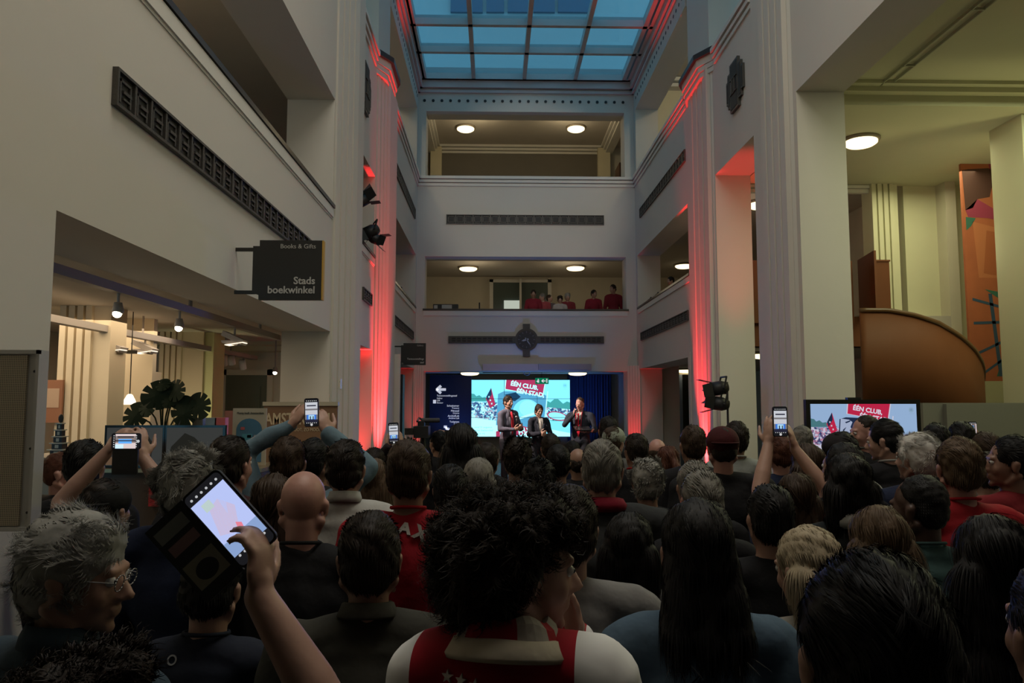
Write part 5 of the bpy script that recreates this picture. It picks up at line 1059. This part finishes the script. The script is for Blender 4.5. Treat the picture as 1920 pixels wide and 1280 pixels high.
r = person('person in a black cap photographing with a phone held sideways', 203,893,2.97,'short','dark','light',('tee',BK),(15,0,0),0,near=True,sleeve='roll',hat=((.012,.012,.012),180),
   arms={'L': dict(at=wp(198,850,3.15), hint=(-1,-.2,-.9), dir=(.5,.1,.8), palm=(.6,.6,-.2), side=1, curl=.7, sleeve='short'), 'R': dict(at=wp(268,858,3.15), hint=(.6,-.2,-1), dir=(-.25,.1,1), palm=(-.7,.6,0), side=-1, curl=.6, sleeve='roll')})
person('person with long straight brown hair left of the bald one', 516,886,3.05,'long','brown','light',('coat',BK),(0,0,0),0)
r = person('person in a pale denim shirt with both arms raised filming the stage', 543,817,3.75,'short','brown','light',('shirt',(.13,.20,.25)),(0,0,0),0,near=True,
   arms={'L': dict(at=wp(546,797,3.8), hint=(-1,-.1,-.6), dir=(.6,.1,.8), palm=(.7,.7,0), side=1, curl=.7), 'R': dict(at=wp(617,815,3.8), hint=(.7,-.1,-1), dir=(-.45,.1,1), palm=(-.7,.7,0), side=-1, curl=.6)})
person('person with dark hair just right of the denim shirt', 592,820,4.19,'short','black','mid',('tee',BK),(25,0,0),0)
person('person with long dark blonde hair behind the white shirt', 705,858,4.41,'long','lbrown','light',('coat',BK),(10,0,0),0)
r = person('person holding a phone up before the red pilaster', 703,838,5.20,'short','dark','mid',('coat',(.03,.02,.025)),(0,0,0),0,
   arms={'L': dict(at=wp(727,838,5.3), hint=(-.6,0,-1), dir=(.3,.1,1), palm=(.7,.7,0), side=1, curl=.8), 'R': dict(at=wp(752,842,5.3), hint=(.7,0,-1), dir=(-.2,.1,1), palm=(-.7,.7,0), side=-1, curl=.6)})
person('tall person with long black hair and black coat before the video wall', 866,793,4.30,'long','black','light',('coat',BK),(0,0,0),0,bulk=1.1,hairkw=dict(vol=1.0))
person('person with grey bobbed hair below the tall black figure', 897,857,3.95,'bob','dgrey','light',('coat',(.3,.3,.3)),(0,0,0),0)
person('person with dark hair standing before the dark haired speaker', 912,828,5.00,'short','dark','mid',('tee',BK),(0,0,0),0)
person('person with full brown hair in the middle below the speakers', 970,818,4.52,'wavy','dark','light',('coat',BK),(0,0,0),0)
person('person with dark short hair beneath the speaker in the middle', 1032,812,6.20,'short','dark','mid',('coat',NV),(0,0,0),0)
person('person with black hair in a navy jacket left of the broad grey head', 1046,832,4.82,'short','black','mid',('jacket',NV),(0,0,0),0)
person('person with a thinning crown before the microphone speaker', 1083,840,5.60,'balding','dark','mid',('coat',BK),(0,0,0),0)
person('person with dark hair before the speaker with the microphone', 1072,825,6.85,'short','black','mid',('coat',BK),(0,0,0),0)
person('person with a large dark head beside the pale cap', 1140,779,6.55,'short','black','mid',('coat',BK),(0,0,0),0,hairkw=dict(vox=.012),bulk=1.1)
person('person in a pale grey green cap', 1150,797,6.09,'short','brown','light',('coat',(.1,.1,.1)),(40,0,0),0,hat=((.30,.34,.28),0))
person('person with thick dark hair and dark red collar right of the pale cap', 1191,811,5.27,'short','dark','mid',('coat',BK),(-15,0,0),0,collar=('tee',RD))
person('person with a bald patch behind the curly white hair', 1231,822,5.87,'balding','brown','pink',('coat',BK),(10,0,0),0)
person('person with reddish brown hair tied back near the black doors', 1250,835,5.57,'pony','red','light',('coat',BK),(-20,0,0),0)
person('person with short brown hair at the right of the black doors', 1297,796,4.90,'short','brown','mid',('coat',BK),(-5,0,0),0)
person('person in a dark red cap and black tee below the right red pilaster', 1353,795,4.34,'buzz','dark','pink',('tee',BK),(5,0,0),0,near=True,bulk=1.25,sleeve='short',hat=((.055,.010,.012),180))
person('person in a grey tee with white collar behind the dark red cap', 1378,788,5.40,'short','dark','mid',('tee',(.27,.29,.27)),(0,0,0),0,collar=('tee',(.5,.5,.48)))
person('person with sparse grey hair, upper of the two near the denim jacket', 1300,861,3.40,'short','dgrey','light',('coat',BK),(0,0,0),0)
# --- right side
r = person('person with long brown hair stretching both arms up to film', 1490,885,3.45,'long','brown','light',('tee',(.015,.02,.04)),(0,0,0),0,near=True,sleeve='short',
   arms={'L': dict(at=wp(1441,826,3.65), hint=(-1,-.1,-.5), dir=(.15,.1,1), palm=(.8,.6,0), side=1, curl=.35, sleeve='short'), 'R': dict(at=wp(1491,842,3.65), hint=(1,-.1,-.6), dir=(-.2,.1,1), palm=(-.8,.6,0), side=-1, curl=.5, sleeve='short')})
person('person with dark red brown hair behind the raised arms', 1462,815,5.00,'short','red','pink',('tee',NV),(0,0,0),0)
person('person with greying hair left of the television', 1502,797,6.40,'short','dgrey','mid',('coat',BK),(0,0,0),0)
person('person with long brown hair right of the raised arms', 1512,830,4.12,'long','brown','light',('coat',BK),(0,0,0),0)
person('person with dark hair and a black jacket over a white hood', 1585,848,2.95,'bob','black','light',('jacket',(.015,.018,.02)),(5,0,0),0,near=True,collar=('scarf',(.40,.40,.37)))
person('person in a dark beret in front of the television', 1572,806,4.44,'short','black','mid',('coat',(.35,.35,.33)),(-35,0,0),0,hat=((.02,.018,.02),180))
person('person with dark hair and a glint of glasses before the television', 1577,828,3.69,'bob','black','mid',('coat',BK),(-30,0,0),0)
person('person with close cropped hair in profile before the television', 1622,779,5.50,'buzz','dark','pink',('coat',BK),(-68,4,0),-20,near=True)
person('person with thick black hair and a white piped collar before the television', 1663,785,4.70,'short','black','light',('jacket',BK),(-50,10,0),0,near=True,collar=('tee',(.3,.3,.28)))
person('person with white grey hair in a dark jacket over red at the right', 1716,810,3.83,'wavy','white','light',('jacket',NV),(-25,0,0),0,near=True,collar=('tee',RD),hairkw=dict(length=.03))
person('person with a broad dark head right of the television', 1750,793,5.00,'short','black','mid',('coat',BK),(0,0,0),0,hairkw=dict(vox=.012),bulk=1.1)
person('person with cropped brown hair in a bright red shirt at the right', 1793,817,3.10,'short','lbrown','pink',('shirt',(.30,.012,.018)),(8,0,0),0,near=True,bulk=1.1,collar=('tee',RD))
r = person('person with dark hair raising a small phone at the right', 1800,789,5.30,'short','black','mid',('coat',BK),(20,0,0),0,
   arms={'R': dict(at=wp(1838,828,5.5), hint=(.8,0,-.7), dir=(-.3,.1,1), palm=(-.7,.6,0), side=-1, curl=.7)})
person('person with grey brown hair behind the right red shirt', 1843,808,4.60,'short','brown','light',('coat',(.3,.3,.3)),(0,0,0),0)
person('person with black hair in profile in a red shirt at the right edge', 1890,816,3.53,'short','black','tan',('shirt',(.16,.012,.016)),(-60,0,0),-10,near=True,bulk=1.1)
person('person in a white tee behind the shaved dark head', 1846,845,4.10,'short','dark','light',('tee',(.33,.35,.36)),(0,0,0),0)
person('person with dark hair in a black coat at the centre of the crowd', 1010,856,3.66,'wavy','black','light',('coat',BK),(0,0,0),0,bulk=1.1)
person('person in black between the red football shirt and the curly hair', 845,868,3.44,'short','black','light',('coat',BK),(0,0,0),0)
person('person with black hair behind the large blonde head', 1440,905,2.60,'short','black','light',('coat',BK),(0,0,0),0)
# --- video camera operator
person('camera operator in black behind the video camera', 822,806,7.20,'short','black','mid',('coat',BK),(-30,0,0),-10,arms={'R': dict(at=wp(838,812,7.3), hint=(.6,0,-1), dir=(-.8,.2,.2), palm=(0,.3,-1), side=1, curl=.6)})
# --- speakers on the stage
def front(root, T, s, what):
    b = MB()
    if what == 'open':
        b.sphere((.0,.088,1.22),(.042,.055,.24),0,16,10); b.build('shirt_front', cloth('tomato', (.55,.03,.05)), root, True, Matrix.Scale(s,4))
        l = MB()
        for g in (-1,1): l.path([(g*.060,.05,1.49),(g*.075,.125,1.36),(g*.055,.145,1.12),(g*.055,.14,.95)], .014, 8)
        l.build('lapel', cloth('lap', (.07,.07,.09)), root, True, Matrix.Scale(s,4))
    else:
        c_ = (.55,.53,.5); b.add([(-.055,.09,1.47),(.055,.09,1.47),(.05,.125,1.38),(0,.145,1.10),(-.05,.125,1.38)], [(0,1,2,3,4)]); b.sphere((0,.07,1.28),(.048,.068,.19),0,16,10); b.build('shirt_front', cloth('dressshirt', c_), root, True, Matrix.Scale(s,4))
        l = MB()
        for g in (-1,1): l.path([(g*.055,.06,1.49),(g*.075,.12,1.36),(g*.012,.148,1.10)], .013, 8)
        l.build('lapel', cloth('lap2', (.025,.03,.045)), root, True, Matrix.Scale(s,4))
        if what == 'tie':
            t_ = MB(); t_.prism([(-.018,1.10),(0,1.05),(.018,1.10),(.012,1.40),(.02,1.45),(-.02,1.45),(-.012,1.40)],-.012,.004,0,Matrix.Translation((0,.148,0)) @ Matrix.Rotation(R_(90),4,'X')); t_.build('tie', cloth('tie', (.55,.015,.04)), root, False, Matrix.Scale(s,4))
            l2 = MB(); l2.path([(-.06,.10,1.48),(-.045,.15,1.2),(0,.155,1.0),(.045,.15,1.2),(.06,.10,1.48)], .008, 6); l2.build('lanyard', cloth('lan', (.5,.02,.04)), root, True, Matrix.Scale(s,4))
SY = 14.3
r = person('person on stage with dark hair, grey zip jacket and red shirt', 953,741,SY,'short','dark','light',('jacket',(.10,.10,.14)),(0,4,0),140,z0=.32,near=True,arms={'R': dict(at=(.10,.27,1.13), world=False, hint=(.6,-.3,-1), dir=(-.6,.8,.2), palm=(-.6,-.4,.2), side=1, curl=.9, sleeve='long'), 'L': dict(at=(-.10,.26,1.15), world=False, hint=(-.6,-.3,-1), dir=(.6,.8,.2), palm=(.6,-.3,.2), side=-1, curl=.9, sleeve='long')}); front(r[0], r[1], r[2], 'open')
r = person('person on stage with tied back hair in a black blazer and white blouse', 1010,756,SY,'bun','dark','light',('blazer',(.016,.018,.028)),(0,16,0),165,z0=.32,near=True,bulk=.9,arms={'R': dict(at=(.05,.26,1.16), world=False, hint=(.8,-.3,-1), dir=(-.7,.6,.2), palm=(-.4,-.5,.2), side=1, curl=1.0, sleeve='long'), 'L': dict(at=(-.07,.25,1.12), world=False, hint=(-.8,-.3,-1), dir=(.7,.6,.2), palm=(.4,-.3,.2), side=-1, curl=.9, sleeve='long')}); front(r[0], r[1], r[2], 'blouse')
r = person('person on stage in a dark suit and red tie speaking into a microphone', 1088,745,SY,'buzz','brown','pink',('suit',(.025,.03,.045)),(8,12,0),-158,z0=.32,near=True,bulk=1.1,arms={'R': dict(at=(.07,.21,1.42), world=False, hint=(.9,-.2,-.8), dir=(-.4,.5,.8), palm=(-.6,-.3,.2), side=1, curl=1.1, sleeve='long'), 'L': dict(at=(-.16,.27,1.10), world=False, hint=(-.8,-.3,-1), dir=(.3,.9,.1), palm=(.2,0,1), side=-1, curl=.7, sleeve='long')}); front(r[0], r[1], r[2], 'tie')
def mic(label, px, py, Y, ax):
    e = empty('microphone', PY(px, py, Y)); a_ = Vector(ax).normalized(); MB().tube(a_*-.10, a_*.06, .012, .016, 12).build('body', BLACK, e, True); MB().sphere(a_*.075, .026).build('head', mat('mic_mesh', (.25,.25,.27), .35, metal=.7), e, True); tag(e, label, 'microphone')
mic('microphone held to the mouth of the suited speaker', 1077,775,SY-.32,(.5,.3,1)); mic('microphone held by the speaker in the grey jacket', 969,789,SY-.25,(-.1,-.2,1))
MB_ = MB().box((-.15,-.1,-.008),(.15,.1,.008)); p_ = PY(1092,803,SY-.38); tb = MB_.build('clipboard', BLACKG); tb.location = p_; tb.rotation_euler = (R_(20),0,R_(10)); tag(tb, 'dark tablet held flat by the suited speaker', 'tablet')
# --- spectators on the galleries
GY = 21.97
for (px, top, hair, hc, sk_, sh, lab, kw) in (
    (1000,543,'short','dark','mid',('jacket',(.22,.02,.035)),'person in dark red at the left end of the gallery spectators',{}),
    (1018,549,'short','dgrey','light',('shirt',(.35,.07,.08)),'person in red with white shoulders leaning over the gallery rail',dict(Yo=.3,head=(70,10,0))),
    (1030,552,'short','brown','light',('shirt',(.12,.10,.11)),'person partly hidden, turned left on the gallery',dict(head=(-60,0,0),sx=.0,Yo=.75)),
    (1050,554,'wavy','dark','light',('shirt',(.42,.38,.36)),'person in a white football top on the gallery',{}),
    (1064,549,'wavy','grey','light',('jacket',(.20,.03,.04)),'person with light grey hair on the gallery',dict(Yo=.4)),
    (1113,543,'short','black','mid',('jacket',(.24,.02,.035)),'person in red with a dark cap on the gallery',dict(head=(-30,8,0))),
    (1150,533,'short','dark','mid',('jacket',(.20,.02,.03)),'tallest gallery spectator in red with a black vest',dict(head=(50,10,0)))):
    kw = dict(kw); yo = kw.pop('Yo', 0); hd = kw.pop('head', (0,12,0)); person(lab, px, top, GY+yo, hair, hc, sk_, sh, hd, 180, z0=3.58, **kw)
person('lone person leaning on the right gallery rail', 1250,518,18.8,'short','black','mid',('coat',(.03,.02,.02)),(0,15,0),-100,z0=3.58,sx=.12)
# things on the gallery rail
a = PY(812,567,21.3); b = PY(859,579,21.3); e = empty('display_box', (a.x,21.3,4.63)); W = b.x-a.x; MB().box((0,0,0),(W,.25,.17)).build('body', BLACK, e); MB().box((W*.35,-.004,.02),(W*.75,0,.15)).box((W*.04,-.004,.03),(W*.18,0,.14)).build('picture', mat('box_white', (.5,.48,.45), .5), e); tag(e, 'black box with a white picture standing on the back gallery rail', 'box')
p = PY(899,570,21.3); tag(MB().tube((p.x,21.3,4.63),(p.x,21.3,4.85),.02).build('bottle', BLACK), 'small dark bottle alone on the back gallery rail', 'bottle')
p = PY(1090,576,21.3); tag(MB().box((p.x-.12,21.2,4.63),(p.x+.12,21.4,4.66)).build('paper', mat('paper_white', (.6,.6,.56), .6)), 'white papers on the gallery rail between the spectators', 'paper')
for (x, y, lab) in ((XR+.15,19.2,'small clip lamp on the right gallery rail nearer the pilaster'),(XR+.15,20.1,'small clip lamp on the right gallery rail near the corner'),(XL-.15,18.5,'small clip lamp on the left gallery rail')):
    e = empty('clip_lamp', (x,y,4.65)); MB().path([(0,0,0),(0,0,.12),(.05,-.12,.16)], .012).build('arm', BLACK, e); MB().sphere((.05,-.14,.16), .028).build('lamp_head', BLACK, e, True); tag(e, lab, 'lamp', 'clip lamps on the gallery rails')
# --- phones
phone('phone in a raised hand before the big denim arms, showing the stage upright', PY(584,773,3.72), .070, .140, 2, 'hall', bright=.9)
phone('phone held up between two hands in front of the right fluted pilaster', PY(1463,790,3.6), .072, .145, 0, 'hall', bright=.75)
phone('phone held up before the left red pilaster', PY(738,812,5.15), .070, .145, 3, 'hall', bright=.8)
phone('small bright phone held up at the right', PY(1824,805,5.35), .062, .115, 0, 'wide', bright=1.2)
phone('phone held sideways showing the hall, above the black cap', PY(236,827,3.05), .065, .115, 90, 'wide', bright=.9)
cs = MB().box((-.050,-.01,-.055),(.050,.0,.055)); o = cs.build('phone_cover', BLACK); o.location = PY(236,863,3.06); tag(o, 'black folded cover hanging under the sideways phone', 'phone cover')
bp_ = phone('large tilted phone in an open wallet case, bright pale blue picture', PY(430,972,1.22), .076, .150, 43, 'big', bright=1.0)
fl = MB(); LE = mat('wallet_leather', (.018,.018,.020), .45)
fl.box((-.115,-.075,-.012),(-.038,.075,-.006)); fl.build('wallet_flap', LE, bp_)
cw = MB()
for k, (y0, y1, x0, x1, m_) in enumerate(((.040,.062,-.108,-.050,0),(.012,.030,-.105,-.052,1),(-.055,-.008,-.108,-.048,2))): cw.box((x0,y0,-.006),(x1,y1,-.0052),m_)
cw.sphere((-.078,-.034,-.0052),(.020,.016,.0006),3,20,6)
cw.build('card', [mat('card_grey', (.26,.27,.24), .5), mat('card_pink', (.34,.20,.20), .5), mat('card_pale', (.30,.28,.20), .5), LE], bp_)
# --- lettering and trims on the near shirts
from mathutils.bvhtree import BVHTree as _BT
def back_hit(root, x, z):
    sh = [c for c in root.children if c.name.startswith('shirt')][0].data; bv = _BT.FromPolygons([v.co[:] for v in sh.vertices], [tuple(q.vertices) for q in sh.polygons])
    h = bv.ray_cast(Vector((x,-1,z)), Vector((0,1,0))); return h[0], (h[1] if h[1].y < 0 else -h[1])
def shirt_back_text(root, z, m, size, word, arc, rad):
    for i, ch in enumerate(word):
        a = R_((i-(len(word)-1)/2)*arc); c_, n_ = back_hit(root, -.035+rad*math.sin(a), z-rad*(1-math.cos(a)))
        yv = (Vector((math.sin(a),0,math.cos(a)))); yv = (yv-n_*yv.dot(n_)).normalized(); xv = yv.cross(n_); Mx = Matrix((xv,yv,n_)).transposed().to_4x4(); Mx.translation = c_+n_*.005
        text('lettering', ch, size, m, root, Mx, 'CENTER', bold=.003, ext=.003)
for o in list(bpy.data.objects):
    l = o.get('label', '')
    if 'lettered AJAX' in l: shirt_back_text(o, 1.475, mat('print_white', (.45,.44,.42), .7), .066, 'AJAX', 17, .19)
    if 'small round logo' in l and 'dark tee' in l:
        c_, n_ = back_hit(o, -.06, 1.30); tr_m = n_.to_track_quat('Z','Y').to_matrix().to_4x4(); tr_m.translation = c_+n_*.002
        lg_ = MB(); lg_.lathe([(.009,0),(.013,0),(.013,.002),(.009,.002),(.009,0)], (0,0,0), 18, 0, tr_m); lg_.build('logo', mat('logo_white', (.35,.36,.38), .6), o)
# red centre panel, scarf, collar and stars of the football shirt
pan = [(-.105,.75),(.105,.75),(.115,1.2),(.125,1.36),(.14,1.43),(.09,1.52),(-.09,1.52),(-.145,1.43),(-.13,1.36),(-.115,1.2)]
jm = bpy.data.materials.new('jersey_red_white'); jm.use_nodes = True; nt = jm.node_tree; bs_ = nt.nodes['Principled BSDF']; bs_.inputs['Roughness'].default_value = .85; bs_.inputs['Specular IOR Level'].default_value = .2
tc_ = nt.nodes.new('ShaderNodeTexCoord'); sx_ = nt.nodes.new('ShaderNodeSeparateXYZ'); ab = nt.nodes.new('ShaderNodeMath'); ab.operation = 'ABSOLUTE'; lt = nt.nodes.new('ShaderNodeMath'); lt.operation = 'LESS_THAN'; lt.inputs[1].default_value = .142*curly_s; mx_ = nt.nodes.new('ShaderNodeMix'); mx_.data_type = 'RGBA'; mx_.inputs[6].default_value = (.66,.66,.64,1); mx_.inputs[7].default_value = (.30,.012,.022,1)
nt.links.new(tc_.outputs['Object'], sx_.inputs[0]); of_ = nt.nodes.new('ShaderNodeMath'); of_.operation = 'ADD'; of_.inputs[1].default_value = .022; nt.links.new(sx_.outputs[0], of_.inputs[0]); nt.links.new(of_.outputs[0], ab.inputs[0]); nt.links.new(ab.outputs[0], lt.inputs[0]); nt.links.new(lt.outputs[0], mx_.inputs[0]); nt.links.new(mx_.outputs[2], bs_.inputs['Base Color'])
[c for c in curly_root.children if c.name.startswith('shirt')][0].data.materials[0] = jm
cb_ = MB(); Mh = Matrix.Scale(curly_s,4) @ Matrix.Translation((0,-.03,1.478)) @ Matrix.Rotation(R_(-14),4,'X')
cb_.lathe([(.086,-.024),(.106,-.036),(.109,-.028),(.094,-.002),(.080,.002)], (0,0,0), 36, 0, Mh); cb_.build('collar', cloth('cream_collar', (.48,.43,.33)), curly_root, True)
scf = MB(); nseg = 36
prof = [(.072,-.030),(.090,-.028),(.094,-.006),(.084,.020),(.070,.032),(.060,.026)]
for i in range(nseg):
    t0, t1 = 2*math.pi*i/nseg, 2*math.pi*(i+1)/nseg; deg = math.degrees(t0) % 360
    m_ = 0 if 225 <= deg < 285 or 330 <= deg < 350 or 100 < deg < 150 else 1
    for (r0,z0_), (r1,z1_) in zip(prof[:-1], prof[1:]): scf.add([tuple(Mh @ Vector((rr_*math.cos(t_), rr_*math.sin(t_)*.95, zz+.006*math.sin(5*t_)))) for rr_, zz, t_ in ((r0,z0_,t0),(r0,z0_,t1),(r1,z1_,t1),(r1,z1_,t0))], [(0,1,2,3)], m_)
scf.build('scarf', [cloth('scarf_red', (.30,.012,.022)), cloth('scarf_white', (.36,.33,.29))], curly_root, True)
stz = MB(); from mathutils.bvhtree import BVHTree as _B
sh_ = [c for c in curly_root.children if c.name.startswith('shirt')][0].data; bv_ = _B.FromPolygons([v.co[:] for v in sh_.vertices], [tuple(p.vertices) for p in sh_.polygons])
for i in range(3):
    x = (-.090+.026*i); z = (1.425-.003*i); h = bv_.ray_cast(Vector((x*curly_s,-1,z*curly_s)), Vector((0,1,0)))
    if h[0] is None: continue
    q = (-h[1] if h[1].y > 0 else h[1]).to_track_quat('Z','Y').to_matrix().to_4x4(); pts_ = [((.012 if k%2==0 else .005)*math.sin(math.pi*k/5), (.012 if k%2==0 else .005)*math.cos(math.pi*k/5)) for k in range(10)]
    stz.prism(ccw(pts_), .004, .008, 0, Matrix.Translation(h[0]) @ q)
stz.build('star', mat('star_white', (.5,.48,.44), .6), curly_root)
# --- video camera on tripod
p = PY(793,797,7.0); e = empty('video_camera', (p.x,7.0,p.z-.06)); e.scale = (.75,.75,.75)
MB().box((-.10,-.16,-.07),(.08,.16,.07)).box((-.06,-.06,.07),(.02,.10,.13)).build('body', BLACK, e); MB().tube((-.01,.16,0),(-.01,.34,0),.055,.07,16).build('lens', BLACK, e); MB().tube((-.02,.0,.14),(.20,.05,.14),.028,.028,14).build('shotgun_microphone', mat('mic_foam', (.05,.05,.055), .9), e)
MB().path([(-.06,-.12,.13),(-.06,.1,.17),(.0,.12,.13)], .012).box((-.20,-.20,-.03),(-.10,-.14,.05)).build('handle', DARKMETAL, e); tag(e, 'professional video camera with microphone filming the stage', 'camera')
tt = empty('tripod', (p.x,7.0,0)); 
for k in range(3): MB().tube((0,0,p.z-.10),(.3*math.cos(R_(90+120*k)),.3*math.sin(R_(90+120*k)),0),.018,.014).build('leg', BLACK, tt)
tag(tt, 'black tripod under the video camera', 'tripod')
